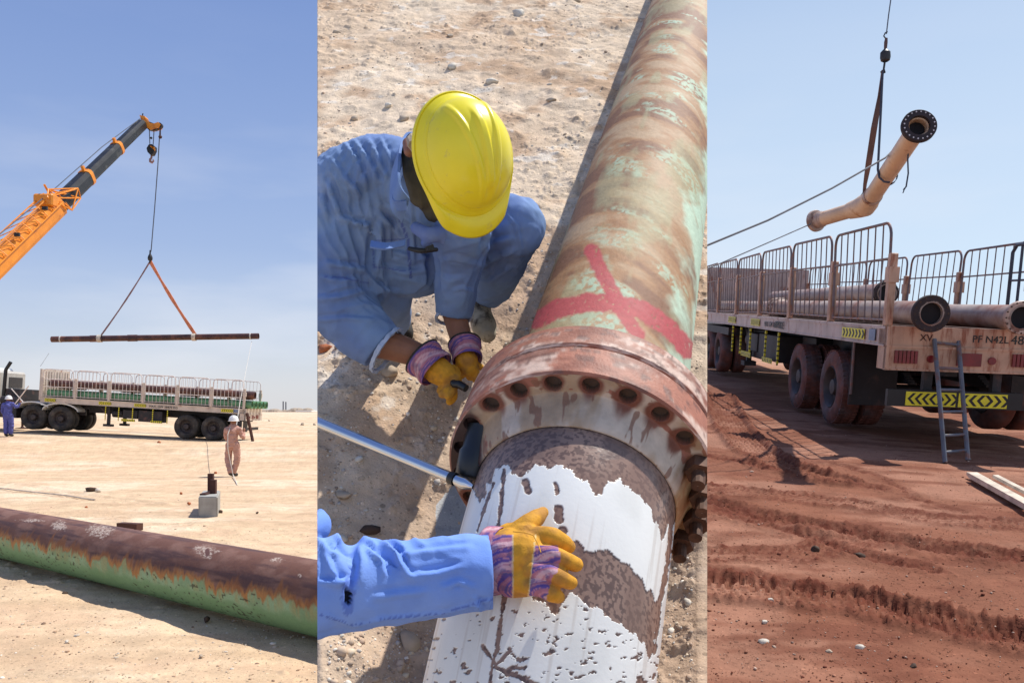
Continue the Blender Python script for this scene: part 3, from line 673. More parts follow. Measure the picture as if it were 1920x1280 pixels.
o = MB().tube([P(1676, 283, 9.8), P(1672, 284, 9.85), P(1660, 296, 9.7), P(1560, 353, 9.2), P(1440, 413, 8.8), P(1326, 460, 8.5), P(1180, 520, 8.2)], .0105, 6).build('tag_line', M['rope_grey'], None, P(1326, 460, 8.5)); tag(o, 'taut grey tag line running from the upper arm of the hanging spool', 'rope')
o = MB().tube([P(1520, 420, 11.9), P(1440, 455, 11.5), P(1350, 494, 11.2), P(1280, 523, 11)], .008, 6).build('tag_line', M['rope_grey'], None, P(1350, 494, 11.2)); tag(o, 'thinner tag line from the small flange of the hanging spool', 'rope')
o = MB().tube([P(1704, 272, 9.4), P(1702, 300, 9.4), P(1703, 325, 9.4), P(1699, 350, 9.4), P(1694, 356, 9.4), P(1697, 353, 9.4)], .0085, 6).tube([P(1697, 352, 9.4), P(1693, 362, 9.4)], .006, 5).build('rope_tail', M['rope_dark'], None, P(1703, 300, 9.4)); tag(o, 'short dark rope end dangling under the hanging spool', 'rope')
# planks
gA, gB = hit(1822, 897), hit(1960, 975)
for k, (off, w, h, t0, t1) in enumerate(((0, .10, .035, 0, .80), (.07, .06, .05, .12, 1), (-.09, .05, .03, .22, .9))):
    s = Vector((gB.y-gA.y, gA.x-gB.x, 0)).normalized()*off; up = Vector((0, 0, .05+.025*k))
    a = gA.lerp(gB, t0)+s+up; b = gA.lerp(gB, t1)+s+up; o = MB().bar(a, b, w, h).build('plank', M['wood'], None, a)
    tag(o, ['pale broad plank on the red clay right of the ladder', 'narrow plank lying over the edge of the broad plank', 'thin pale lath beside the broad plank'][k], 'plank')
# markers far off
for px_, py_, lb_ in ((1852, 722, 'small red and white marker lying left of the standing one'), (1889, 735, 'small red and white marker post behind the trailer bumper')):
    p = hit(px_, py_); e = empty('road_marker', p); tag(e, lb_, 'marker')
    for z0, z1, mm in ((0, .12, 'cone_white'), (.12, .26, 'cone_red'), (.26, .34, 'cone_white'), (.34, .46, 'cone_red')):
        MB().lathe([(z0, .09-.1*z0), (z1, .09-.1*z1)], p, (.3 if px_ < 1870 else 0, 0, 1), 12).build('band', M[mm], e, p)
    MB().box((p.x-.14, p.y-.14, p.z), (p.x+.14, p.y+.14, p.z+.03)).build('foot', M['cone_red'], e, p)
for i, (px_, py_, r, mm, lb_) in enumerate([(1430, 1205, .035, 'stone_pale', 'white stone on clay near the bottom'), (1613, 1215, .032, 'stone_pale', 'flat white stone right of the bottom white stone'), (1433, 1167, .025, 'stone_pale', 'small pale stone beside a track'), (1555, 1222, .02, 'stone_grey', 'small grey stone in the clay'), (1714, 1250, .025, 'stone_dark', 'dark clod near the lower edge of the yard'), (1530, 1032, .05, 'stone_dark', 'dark churned clod beside the deep rut'), (1612, 1045, .05, 'stone_dark', 'dark clod right of the churned clod'), (1445, 1127, .03, 'stone_pale', 'pale flat chip on the lower track')]):
    p = hit(px_, py_); rock('stone', p+Vector((0, 0, r*.2)), r, mm, lb_, seed=i+50)

# ================================================================ west side: crane, load, trailer load
for k in range(5):
    x = .27+k*.44
    straight_pipe('stacked_pipe', T1(x, -.35-.04*k, 1.62), T1(x, 12.9, 1.61), .165, 'pipe_green', ['green pipe at the near side of the lower layer on the cream trailer', 'green pipe second from the near side in the lower layer', 'green pipe in the middle of the lower layer', 'green pipe second from the far side in the lower layer', 'green pipe at the far side of the lower layer'][k], 'green pipes in the lower layer of the load')
    straight_pipe('stacked_pipe', T1(x, -.5+.30*k, 2.03), T1(x, 12.8, 2.03), .165, 'pipe_brown', ['brown pipe at the near side of the upper layer on the cream trailer', 'brown pipe second from the near side in the upper layer', 'brown pipe in the middle of the upper layer', 'brown pipe second from the far side in the upper layer', 'brown pipe at the far side of the upper layer'][k], 'brown pipes in the upper layer of the load')
for y in (.6, 4.2, 8, 12):
    o = MB()
    for z in (1.815,): 
        a, b = T1(.1, y, z+.02), T1(2.2, y, z+.02); o.bar(a, b, .10, .045)
    tag(o.build('spacer_beam', M['wood_brown'], None, T1(.1, y, 1.83)), 'brown timber laid between the pipe layers %s' % {.6: 'at the trailer tail', 4.2: 'over the rear axles', 8: 'near the tool box', 12: 'at the headboard'}[y], 'timber')
# tractor unit
YW = (7.95, 9.15)
e = empty('truck_tractor', M=MT1.copy()); tag(e, 'white truck tractor with black exhaust stack at the left edge', 'truck')
for y in YW:
    for i, x in enumerate((.08, .42, 1.6, 1.94)): wheel(e, x, y, .54, .54, .29, 'tyre', 'rim', i == 0, detail=False)
    m = MB(); pr = []
    for a in np.linspace(R(10), R(150) if y > YW[0] else R(170), 12): pr.append((math.cos(a)*-.78, math.sin(a)*.36))
    vs = []
    for (u_, v_) in pr:
        yy = y+u_*(-1); zz = .86+v_
        vs += [(.02, yy, zz), (.7, yy, zz)]
    fs = [(2*i, 2*i+1, 2*i+3, 2*i+2) for i in range(len(pr)-1)]; n = len(vs); vs += [(a, b, c-.05) for a, b, c in vs]
    fs += [tuple(n+j for j in reversed(f)) for f in fs]+[(2*i, 2*i+2, n+2*i+2, n+2*i) for i in range(len(pr)-1)]
    m.add(vs, fs).build('mudguard', M['white'], e)
m = MB()
for x in (.95, 1.75): m.box((x-.2, 7.2, .72), (x-.1, 14.5, .98))
m.box((.5, 7.5, .98), (1.8, 8.9, 1.06)); m.box((.15, 9.9, .45), (.7, 11.0, 1.0)); m.build('chassis_frame', M['chassis'], e)
for y in YW: MB().tube([(.3, y, .54), (2.2, y, .54)], .1, 10).build('axle', M['chassis'], e)
m = MB(); m.cbox((.15, 10.75, .95), (2.2, 12.4, 2.45), .08); cb = m.build('cab', M['cab_shade'], e)
MB().cbox((.10, 11.35, 1.0), (2.25, 13, 2.58), .08).build('cab_shell', M['white'], e)
MB().box((.09, 11.8, 1.75), (.12, 12.5, 2.2)).build('side_window', M['glass'], e); MB().box((.9, 10.73, 1.75), (1.9, 10.76, 2.2)).build('rear_window', M['glass'], e)
MB().box((.135, 10.85, 1.8), (.152, 11.2, 2.15)).build('side_window', M['glass'], e)
MB().tube([(.3, 10.6, .9), (.3, 10.55, 2.5), (.3, 10.35, 2.85)], .075, 12).build('exhaust_stack', M['black'], e, smooth=True)
m = MB(); m.cbox((.3, 9.9, 1.0), (2.0, 10.5, 1.7)); m.tube([(.25, 9.9, 1.2), (.25, 10.6, 1.2)], .18, 12); m.build('engine_gear', M['chassis'], e)
MB().bar((.2, 9.6, 1.1), (.2, 10.2, 1.7), .03, .03).build('brace', M['rail_pale'], e)
wheel(e, .15, 12.6, .54, .54, .3, 'tyre', 'rim', True, False)
# tractor under the front of the east trailer
e = empty('truck_tractor', M=MT3.copy()); tag(e, 'dark truck tractor under the far front of the muddy trailer', 'truck')
for y in (10.9, 12.3):
    for i, x in enumerate((.06, .40, 2.1, 2.44)): wheel(e, x, y, .52, .52, .29, 'tyre_red', 'rim', i == 0, detail=False)
    MB().tube([(.3, y, .52), (2.5, y, .52)], .1, 10).build('axle', M['chassis'], e)
for x in (.95, 1.75): MB().box((x, 9.9, .75), (x+.1, 16.5, 1.0)).build('chassis_frame', M['chassis'], e)
MB().box((.06, 9.7, .95), (2.7, 13.2, 1.12)).build('mudguard', M['chassis'], e)
MB().cbox((.1, 13.4, .4), (2.7, 14.6, 1.1)).build('fuel_tank', M['chassis'], e)
MB().cbox((.15, 14.4, .6), (2.6, 16.6, 2.5), .1).build('cab', M['white'], e)
for y0, y1 in ((4.4, 5.2), (8.0, 9.6)):
    MB().cbox((.5, y0, .5), (2.3, y1, 1.12)).build('under_box', M['chassis'], t3)
# crane boom
D0 = 42.
tip = P(272, 228, D0); bs = P(-70, 558, 30.0); dB = (tip-bs).normalized()
upv = Vector((0, 0, 1)); upv = (upv-dB*upv.dot(dB)).normalized(); sdv = dB.cross(upv)
root = empty('mobile_crane', P(0, 490, 32.2)); tag(root, 'orange and black telescopic crane boom rising from the left edge', 'crane'); Ro = root.location
def on(px, py):   # point on boom axis nearest this pixel column
    best = min(np.linspace(0, 1, 800), key=lambda t: abs(proj(bs.lerp(tip, t))[0]-px)); return bs.lerp(tip, best)
def sec(name, a, b, w, h, mt):
    d = (b-a); poly = []
    for q in np.linspace(0, 2*math.pi, 12, endpoint=False)+math.pi/12:
        c, s = math.cos(q), math.sin(q); poly.append((w/2*np.sign(c)*abs(c)**.55, h/2*np.sign(s)*abs(s)**.55))
    vs = [a+sdv*x+upv*y for x, y in poly]+[b+sdv*x+upv*y for x, y in poly]; n = 12
    return MB().add(vs, [tuple(reversed(range(n))), tuple(range(n, 2*n))]+[(i, (i+1) % n, n+(i+1) % n, n+i) for i in range(n)]).build(name, M[mt], root, Ro)
sec('boom_base', bs-dB*6, on(108, 0), .66, .80, 'orange')
sec('boom_section', on(100, 0), on(163, 0), .60, .64, 'black_boom'); sec('boom_section', on(163, 0), on(220, 0), .52, .56, 'black_boom'); sec('boom_section', on(220, 0), on(266, 0), .45, .49, 'black_boom')
for px_, s in ((104, .66), (163, .62), (220, .54)):
    c = on(px_, 0); sec('collar', c-dB*.10, c+dB*.12, s, s+.08, 'orange')
    MB().bar(c+upv*s*.5, c+upv*(s*.5+.22), .12, .12).build('collar_lug', M['orange'], root, Ro)
# stowed lattice jib and cradle along the near side of the base
m = MB(); n0 = -sdv if (-sdv).y < 0 else sdv
o0 = [bs+upv*.62+n0*.12, bs+upv*.22+n0*.40, bs+upv*.62-n0*.28]
Lj = (on(112, 0)-bs).length
for o_ in o0: m.tube([o_-dB*3, o_+dB*Lj*.96], .026, 6)
nseg = 11
for i in range(nseg):
    t0, t1 = Lj*.96*i/nseg, Lj*.96*(i+1)/nseg
    m.tube([o0[0]+dB*t0, o0[1]+dB*t1], .02, 5).tube([o0[1]+dB*t0, o0[0]+dB*t0], .02, 5).tube([o0[2]+dB*t0, o0[0]+dB*t1], .02, 5)
m.build('lattice_jib', M['orange'], root, Ro)
c = on(112, 0); m = MB()
q8 = [c+upv*.5+n0*.1, c-upv*.3+n0*.42, c+dB*1.0+upv*.2+n0*.4, c-dB*.9+upv*.72+n0*.25, c-dB*.3+upv*.8, c+dB*.9-upv*.2+n0*.4]
for i in range(6):
    for j in range(i): m.tube([q8[i], q8[j]], .03, 6)
m.tube([c-dB*.3+upv*.4, c-dB*.4+upv*1.05], .045, 6); m.build('jib_bracket', M['orange'], root, Ro)
c2 = c-dB*.9; MB().cbox(tuple(c2+Vector((-.45,-.4,.25))), tuple(c2+Vector((.35,.4,.75))), .06).build('hose_reel', M['orange'], root, Ro)
c3 = on(66, 0)
for t in (.5, .8): MB().box(tuple(bs.lerp(c, t)+upv*.52+n0*.3-Vector((.07,.05,.07))), tuple(bs.lerp(c, t)+upv*.52+n0*.3+Vector((.12,.05,.07)))).build('roller', M['steel_dark'], root, Ro)
MB().tube([bs+upv*.9, on(120, 0)+upv*.62, on(200, 0)+upv*.55, P(268, 219, D0)], .022, 5).build('boom_rope', M['cable'], root, Ro)
# head
m = MB()
for s in (-.16, .16):
    o_ = Vector((0, s, 0))
    poly = [(264, 218), (272, 220), (282, 232), (290, 234), (299, 231), (303, 236), (300, 241), (290, 244), (284, 245), (276, 240), (268, 228)]
    p3 = [P(x, y, D0)+o_ for x, y in poly]; n = len(p3); th = Vector((0, .05, 0))
    m.add(p3+[v+th for v in p3], [tuple(reversed(range(n))), tuple(range(n, 2*n))]+[(i, (i+1) % n, n+(i+1) % n, n+i) for i in range(n)])
m.tube([P(272, 223, D0)-Vector((0,.2,0)), P(272, 223, D0)+Vector((0,.2,0))], .09, 8); m.build('boom_head', M['orange'], root, Ro)
for x, y, r in ((283, 239, .17), (300, 236, .13), (291, 241, .12)): MB().tube([P(x, y, D0)-Vector((0,.1,0)), P(x, y, D0)+Vector((0,.1,0))], r, 14).build('sheave', M['steel_dark'], root, Ro)
MB().tube([P(267, 217, D0), P(268, 213, D0)], .03, 5).tube([P(280, 229, D0), P(290, 233, D0), P(301, 234, D0)], .02, 5).build('head_pin', M['steel_dark'], root, Ro)
e = empty('hook_block', P(284, 280, D0)); tag(e, 'black and orange striped hook block under the boom head', 'hook block'); L_ = e.location
for x in (280, 289): MB().tube([P(x, 242, D0), P(x+(1 if x < 285 else -2), 274, D0)], .022, 5).build('fall_rope', M['cable'], e, L_)
m = MB(); poly = [(281, 273), (287, 272), (292, 276), (292, 283), (288, 291), (284, 292), (279, 287), (277, 280)]
def slab(m, poly, d, th):
    p3 = [P(x, y, d) for x, y in poly]; n = len(p3); t = Vector((0, th, 0)); p3 = [v-t/2 for v in p3]
    return m.add(p3+[v+t for v in p3], [tuple(reversed(range(n))), tuple(range(n, 2*n))]+[(i, (i+1) % n, n+(i+1) % n, n+i) for i in range(n)])
slab(m, poly, D0, .3).build('cheek_plate', M['black'], e, L_)
for k in (0, 1, 2): slab(MB(), [(281+k*3.3, 274.5+k*.8), (283+k*3.3, 273.5+k*1), (288+k*1.6, 277+k*2.4), (286+k*1.8, 278+k*2.6)], D0-.17, .02).build('stripe', M['orange'], e, L_)
MB().tube([P(284, 292, D0), P(284, 296, D0), P(281.5, 299, D0), P(282, 303, D0), P(285, 305, D0), P(288, 302, D0), P(287, 299, D0)], [.05, .05, .06, .07, .06, .045, .03], 8).build('hook', M['sling_worn'], e, L_, smooth=True)
o = MB().ball(P(283.5, 259, D0), .06).build('anti_block_weight', M['steel_dark'], None, P(283.5, 259, D0)); tag(o, 'tiny dark weight hanging between the falls of the hook block', 'weight')
o = MB().tube([P(301, 238, D0), P(301, 256, D0)], .02, 5).ball(P(300.5, 257, D0), .09).build('limit_weight', M['rust_steel'], None, P(301, 257, D0)); tag(o, 'small brown weight hanging from the outer boom head', 'weight')
o = MB().tube([P(300, 240, D0), P(296, 310, D0), P(290, 390, D0), P(284, 462, D0), P(283, 472, D0)], .026, 6).build('hoist_rope', M['cable'], None, P(300, 240, D0)); tag(o, 'long thin blue grey rope from the boom head to the sling ball', 'rope')
e = empty('crane_hook', P(281.5, 485, D0)); tag(e, 'small dark ball hook above the orange slings', 'crane hook'); L_ = e.location
MB().lathe([(0, .03), (.06, .10), (.16, .12), (.28, .09), (.36, .04), (.55, .03)], P(281.5, 490, D0), (0,0,1), 14).build('ball', M['steel_dark'], e, L_, smooth=True)
MB().tube([P(281.5, 489, D0), P(281.5, 493, D0)], .04, 6).build('hook', M['steel_dark'], e, L_)
for x1, y1, mm, w, lb_ in ((190, 628, 'sling_worn', .075, 'thin worn red grey sling to the left end of the hanging brown pipe'), (366, 627, 'sling_orange', .17, 'wide faded orange sling to the right end of the hanging brown pipe')):
    a = P(281.5, 490, D0); b = P(x1, y1, D0)
    o = MB().bar(a, b, .04, w, (0, 1, 0)) if False else MB()
    d = (b-a).normalized(); s = d.cross(Vector((0, 1, 0))).normalized(); vs = []
    for i in range(9):
        t = i/8; c = a.lerp(b, t)+Vector((0, 0, -.10*math.sin(math.pi*t))); ww = w*(.55+.45*abs(math.cos(t*7))); vs.append((c, ww))
    for (c0, w0), (c1, w1) in zip(vs[:-1], vs[1:]):
        th = Vector((0, .015, 0)); q = [c0-s*w0/2, c0+s*w0/2, c1+s*w1/2, c1-s*w1/2]
        o.add([v-th for v in q]+[v+th for v in q], [(0,1,2,3),(7,6,5,4),(0,4,5,1),(1,5,6,2),(2,6,7,3),(3,7,4,0)])
    tag(o.build('lifting_sling', M[mm], None, a), lb_, 'sling')
e = straight_pipe('hanging_pipe', P(97, 636, D0), P(485, 630, D0), .145, 'pipe_brown', 'long dark brown pipe hanging level in two slings above the cream trailer', coup=(1.9, 3.75))
dp = (P(485, 630, D0)-P(97, 636, D0)).normalized()
for x, w in ((187, .10), (364, .09)):
    c = P(x, 636-(x-97)*6/388, D0); MB().lathe([(-w, .155), (-w, .185), (w, .185), (w, .155)], c, dp, 20, closed=True).build('sling_wrap', M['rope_pale'] if 0 else M['wood'], e, e.location)
for x in (114, 470): MB().lathe([(-.03, .147), (-.03, .158), (.03, .158), (.03, .147)], P(x, 636-(x-97)*6/388, D0), dp, 20, closed=True).build('rope_wrap', M['rope_pale'], e, e.location)
o = MB().tube([P(92, 662, D0-1), P(76, 686, D0-3)], .012, 5).build('tag_line', M['rope_grey'], None, P(92, 662, D0-1)); tag(o, 'faint thin tag line above the cream headboard', 'rope')
o = MB().tube([P(472, 640, D0), P(462, 690, 36), P(449, 760, 29), P(443, 800, 25.6)], .010, 5).build('tag_line', M['rope_pale'], None, P(472, 640, D0)); tag(o, 'pale tag line from the right end of the hanging pipe to the man in tan', 'rope')
# prop leaning on tail
a, b = P(463, 774, 35.8), hit(474, 827); o = MB().bar(a, b, .09, .09).build('prop_ladder', M['rust_steel'], None, b); tag(o, 'dark narrow ladder prop leaning on the tail of the cream trailer', 'prop')
# concrete block
pA, pB, pC = hit(372, 968), hit(408, 968), hit(365, 935); wv = (pB-pA); wv.z = 0; dv = Vector((-.30, 1.0, 0)).normalized()*1.25; up = Vector((0,0,.40)); bz = pA.z-.04
pA.z = bz; vs = [pA, pA+wv, pA+wv+dv, pA+dv]; vs += [v+up for v in vs]
cb_ = MB().add(vs, [(3,2,1,0),(4,5,6,7),(0,1,5,4),(1,2,6,5),(2,3,7,6),(3,0,4,7)]).mesh('concrete_block', pA)
bm = bmesh.new(); bm.from_mesh(cb_); bmesh.ops.bevel(bm, geom=bm.edges[:], offset=.02, segments=2, affect='EDGES'); bm.to_mesh(cb_); bm.free()
o = link(cb_, 'concrete_block', M['concrete'], None, pA); tag(o, 'long grey concrete block on the sand behind the rusty green pipe', 'concrete block')
q0 = pA+wv*.45+dv*.45+up; e = empty('steel_post', q0); tag(e, 'two dark rusty steel stubs standing on the concrete block', 'steel post')
for k, (dx, h, y_) in enumerate(((-.03, .36, .2), (.09, .26, 0))): MB().box((q0.x+dx-.05, q0.y+y_-.04, q0.z-.03), (q0.x+dx+.05, q0.y+y_+.04, q0.z+h)).build('stub', M['rust_steel'], e, q0)
MB().box((q0.x-.06, q0.y-.3, q0.z), (q0.x+.05, q0.y+.3, q0.z+.03)).build('base_plate', M['rust_steel'], e, q0)
# brown timber behind pipe
p = hit(250, 992); o = MB().bar(p+Vector((-.24,.05,.05)), p+Vector((.14,-.08,.05)), .14, .11).build('timber_block', M['wood_brown'], None, p); tag(o, 'dark brown timber block peeping over the rusty green pipe', 'timber')
# hole and stones
p = hit(172, 920); o = rock('stone', p+Vector((-.03,0,.02)), .17, 'stone_dark', 'dark hollow looking clod on the sand left of centre', sc=(1.3,.7,.5), seed=3)
o = rock('stone', hit(186, 921)+Vector((0,-.05,.03)), .09, 'stone_pale', 'pale stone leaning on the dark clod', seed=4)
SB = [(299, 830, .12, 'stone_red', 'orange brick lump below the trailer axles'), (404, 888, .09, 'stone_red', 'orange brick lump left of the tan man'), (60, 803, .16, 'stone_red', 'red brick lump near the blue man'), (75, 803, .12, 'stone_red', 'smaller red brick lump right of the first one'), (340, 925, .06, 'stone_red', 'brownish lump left of the concrete block'), (162, 951, .05, 'stone_red', 'reddish stone behind the rusty pipe'), (120, 1114, .05, 'stone_dark', 'small black clod on smooth sand in front of the pipe'), (388, 1162, .06, 'stone_dark', 'dark twig like clod in front of the pipe'), (377, 1230, .03, 'stone_grey', 'grey pebble near the bottom of the sand'), (144, 1194, .04, 'stone_pale', 'white pebble on the smooth sand'), (125, 1204, .03, 'stone_pale', 'smaller white pebble left of the other'), (567, 797, .3, 'stone_grey', 'grey bush like clump far right on the plain'), (590, 797, .25, 'stone_grey', 'grey clump at the far right edge of the plain'), (504, 789, .15, 'stone_dark', 'tiny dark stone far away on the plain'), (482, 962, .05, 'stone_dark', 'dark pebble right of the concrete block'), (413, 962, .10, 'stone_dark', 'dark clod at the foot of the concrete block'), (355, 945, .07, 'stone_red', 'brown lump at the left foot of the concrete block')]
for i, (x, y, r, mm, lb_) in enumerate(SB): r *= .8; p = hit(x, y); rock('stone', p+Vector((0, 0, r*.25)), r, mm, lb_, seed=i)
m = MB(); 
for pts in [[(0, 917), (60, 924), (125, 931), (160, 937), (178, 939)], [(85, 929), (110, 930), (128, 931)], [(130, 932), (134, 948), (131, 956)]][:1]: m.tube([hit(*p)+Vector((0, 0, .03)) for p in pts], .018, 5)
tag(m.build('old_rope', M['wood'], None, hit(60, 924)), 'old pale rope lying on the sand behind the rusty pipe', 'rope')
# far skyline
for x, y0, y1, w in ((475, 750, 771, .25), (531, 752, 774, .5), (536, 753, 774, .5)):
    d = 420; o = MB().bar(P(x, y1, d), P(x, y0, d), w, w).build('far_mast', M['cable'], None, P(x, y1, d)); tag(o, {475: 'thin far mast right of the trailer', 531: 'left of two close far masts on the skyline', 536: 'right of two close far masts on the skyline'}[x], 'mast')
d = 380; e = empty('far_building', P(568, 776, d)); tag(e, 'low pale roofed far building on the skyline', 'building')
MB().box(tuple(P(557, 777, d)), tuple(P(583, 772, d)+Vector((0, 12, 0)))).build('wall', M['stone_grey'], e, e.location); MB().box(tuple(P(554, 771.8, d-1)), tuple(P(585, 769, d)+Vector((0, 13, 0)))).build('roof', M['white'], e, e.location)
o = MB(); rr = random.Random(3)
for k in range(36):
    x = 465+k*3.4; h = rr.uniform(.5, 2.6); p = P(x, 772+x*.004, 400); w = rr.uniform(2, 7); o.ball(p, w*.35, 6, (1.6, 1, h/2.2))
tag(o.build('far_scrub', M['stone_grey'], None, P(520, 773, 400)), 'dark line of scrub along the horizon', None, kind='stuff')

# foreground rusty green pipe with painted weathering
def coloured_pipe(name, A, B, r, ncirc, nlen, colour, label, cat='pipe', wall=.02, mt='col', a0=0, a1=2*math.pi, warp=None):
    A = Vector(A); B = Vector(B); d = (B-A).normalized(); u0 = Vector((0,0,1)); u0 = (u0-d*u0.dot(d)).normalized(); s0 = d.cross(u0)
    th = np.linspace(a0, a1, ncirc); t = np.linspace(0, (B-A).length, nlen); TH, T = np.meshgrid(th, t)
    nr = np.cos(TH)[..., None]*np.array(u0)+np.sin(TH)[..., None]*np.array(s0)
    Pn = np.array(A)+T[..., None]*np.array(d)+nr*r
    if warp: Pn = Pn+warp(T)
    c, dz = colour(TH, T, Pn); Pn = Pn+nr*dz[..., None]
    me = grid_mesh(name, Pn-np.array(A), {'Col': c.reshape(-1, 3)}); return me, A
A0_, B0_ = P(0, 997, 11.0), P(595, 1120, 7.2); d_ = (B0_-A0_).normalized(); A_ = A0_-d_*1.2; B_ = B0_+d_*.9
def fgcol(TH, T, Pn):
    side = np.where(TH > math.pi, TH-2*math.pi, TH)        # 0 at top, sign tells the side
    facing = side*1.0
    b = fbm(T*1.1, 0*T, 0, 60, 3)*.30+fbm(T*7, side*1.3, 0, 61, 4)*.55-.42
    ph = np.abs(side)-(1.47+b*.75)                        # paint edge round the flank
    st = fbm(T*16, side*1.1, 0, 62, 4); st2 = fbm(T*5, side*2, 0, 63, 4)
    brown = np.ones(T.shape+(3,))*np.array((.150,.062,.040)); brown = mixc(brown, (.21,.105,.075), sst(.4, .7, st2)); brown = mixc(brown, (.09,.04,.035), sst(.5, .75, fbm(T*2, side*6, 0, 64, 4)))
    orange = mixc(np.ones(T.shape+(3,))*np.array((.40,.185,.05)), (.25,.095,.03), sst(.4, .6, st))
    green = mixc(np.ones(T.shape+(3,))*np.array((.27,.42,.24)), (.20,.33,.17), sst(.35, .7, st2)); green = mixc(green, (.34,.30,.12), sst(.50, .68, st)*sst(.55, .0, ph)*.8)
    green = mixc(green, (.17,.33,.15), sst(.28, .5, ph)*.8)
    c = brown*(1-sst(-.30, -.05, ph+(st-.5)*.8))[..., None]+orange*sst(-.30, -.05, ph+(st-.5)*.8)[..., None]
    k = sst(-.02, .16, ph+(st-.5)*.75); c = c*(1-k)[..., None]+green*k[..., None]
    spot = sst(.70, .76, fbm(T*26, side*14, 0, 65, 2))*(ph > .05)*sst(.5, .62, fbm(T*1.5, side*0, 0, 68, 2)); c = mixc(c, (.05,.045,.02), spot*.85)
    px, py = proj(Pn)
    for (cx, cy, rx, ry) in ((112, 985, 16, 9), (190, 995, 24, 14), (385, 1030, 26, 9), (388, 1035, 12, 14), (520, 1049, 14, 5), (562, 1078, 5, 4), (60, 975, 26, 3)):
        dd = np.hypot((px-cx)/rx, (py-cy-abs(0)*0)/ry)+ (fbm(T*20, side*14, 0, 66, 3)-.5)*1.3
        c = mixc(c, (.50,.40,.33), (1-sst(.55, 1.1, dd))*sst(.38, .55, fbm(T*60, side*30, 0, 67, 2))*.85)
    dd = np.hypot((px-389)/5.5, (py-1035)/9); c = mixc(c, (.12,.05,.04), (1-sst(.7, 1, dd)))
    return c, (fbm(T*30, side*10, 0, 69, 3)-.5)*.003
me, org = coloured_pipe('weathered_pipe', A_, B_, .31, 300, 900, fgcol, '')
o = link(me, 'weathered_pipe', M['col'], None, org, smooth='all'); tag(o, 'big pipe on the sand with rust brown top and green lower flank', 'pipe')
# ================================================================ people
def limb(m, pts, rs, n=16, flat=False):
    """tapered limb with rounded ends, resampled smoothly"""
    pts = [Vector(p) for p in pts]; P2_, R2_ = [], []
    k = 6
    for i in range(len(pts)-1):
        p0 = pts[max(i-1, 0)]; p1 = pts[i]; p2 = pts[i+1]; p3 = pts[min(i+2, len(pts)-1)]
        for j in range(k):
            t = j/k
            c = .5*((2*p1)+(p2-p0)*t+(2*p0-5*p1+4*p2-p3)*t*t+(3*p1-p0-3*p2+p3)*t**3)
            P2_.append(c); tt = t*t*(3-2*t); R2_.append(rs[i]*(1-tt)+rs[i+1]*tt)
    P2_.append(pts[-1]); R2_.append(rs[-1])
    d0 = (P2_[1]-P2_[0]).normalized(); d1 = (P2_[-1]-P2_[-2]).normalized()
    A = [(P2_[0]-d0*R2_[0]*math.sin(a), R2_[0]*math.cos(a)) for a in (1.4, 1.0, .5)]
    B = [(P2_[-1]+d1*R2_[-1]*math.sin(a), R2_[-1]*math.cos(a)) for a in (.5, 1.0, 1.4)]
    al = A+list(zip(P2_, R2_))+([] if flat else B)
    m.tube([a[0] for a in al], [a[1] for a in al], n); return m
def fuse(m, voxel, smooth=6, name='body'):
    me = m.mesh('tmp'); o = bpy.data.objects.new('tmp', me); C.objects.link(o)
    r = o.modifiers.new('r', 'REMESH'); r.mode = 'VOXEL'; r.voxel_size = voxel
    s = o.modifiers.new('s', 'SMOOTH'); s.iterations = smooth; s.factor = .5
    dg = bpy.context.evaluated_depsgraph_get(); me2 = bpy.data.meshes.new_from_object(o.evaluated_get(dg))
    bpy.data.objects.remove(o); me2.name = name; return me2
def verts(me): a = np.empty(len(me.vertices)*3, np.float32); me.vertices.foreach_get('co', a); return a.reshape(-1, 3).astype(float)
def norms(me): a = np.empty(len(me.vertices)*3, np.float32); me.vertex_normals.foreach_get('vector', a); return a.reshape(-1, 3).astype(float)
def setv(me, V): me.vertices.foreach_set('co', V.astype(np.float32).ravel()); me.update()
def setcol(me, c):
    a = me.attributes.new('Col', 'FLOAT_COLOR', 'POINT'); a.data.foreach_set('color', np.concatenate([c, np.ones((len(c), 1))], 1).astype(np.float32).ravel())
def subm(me, o=None):
    return me
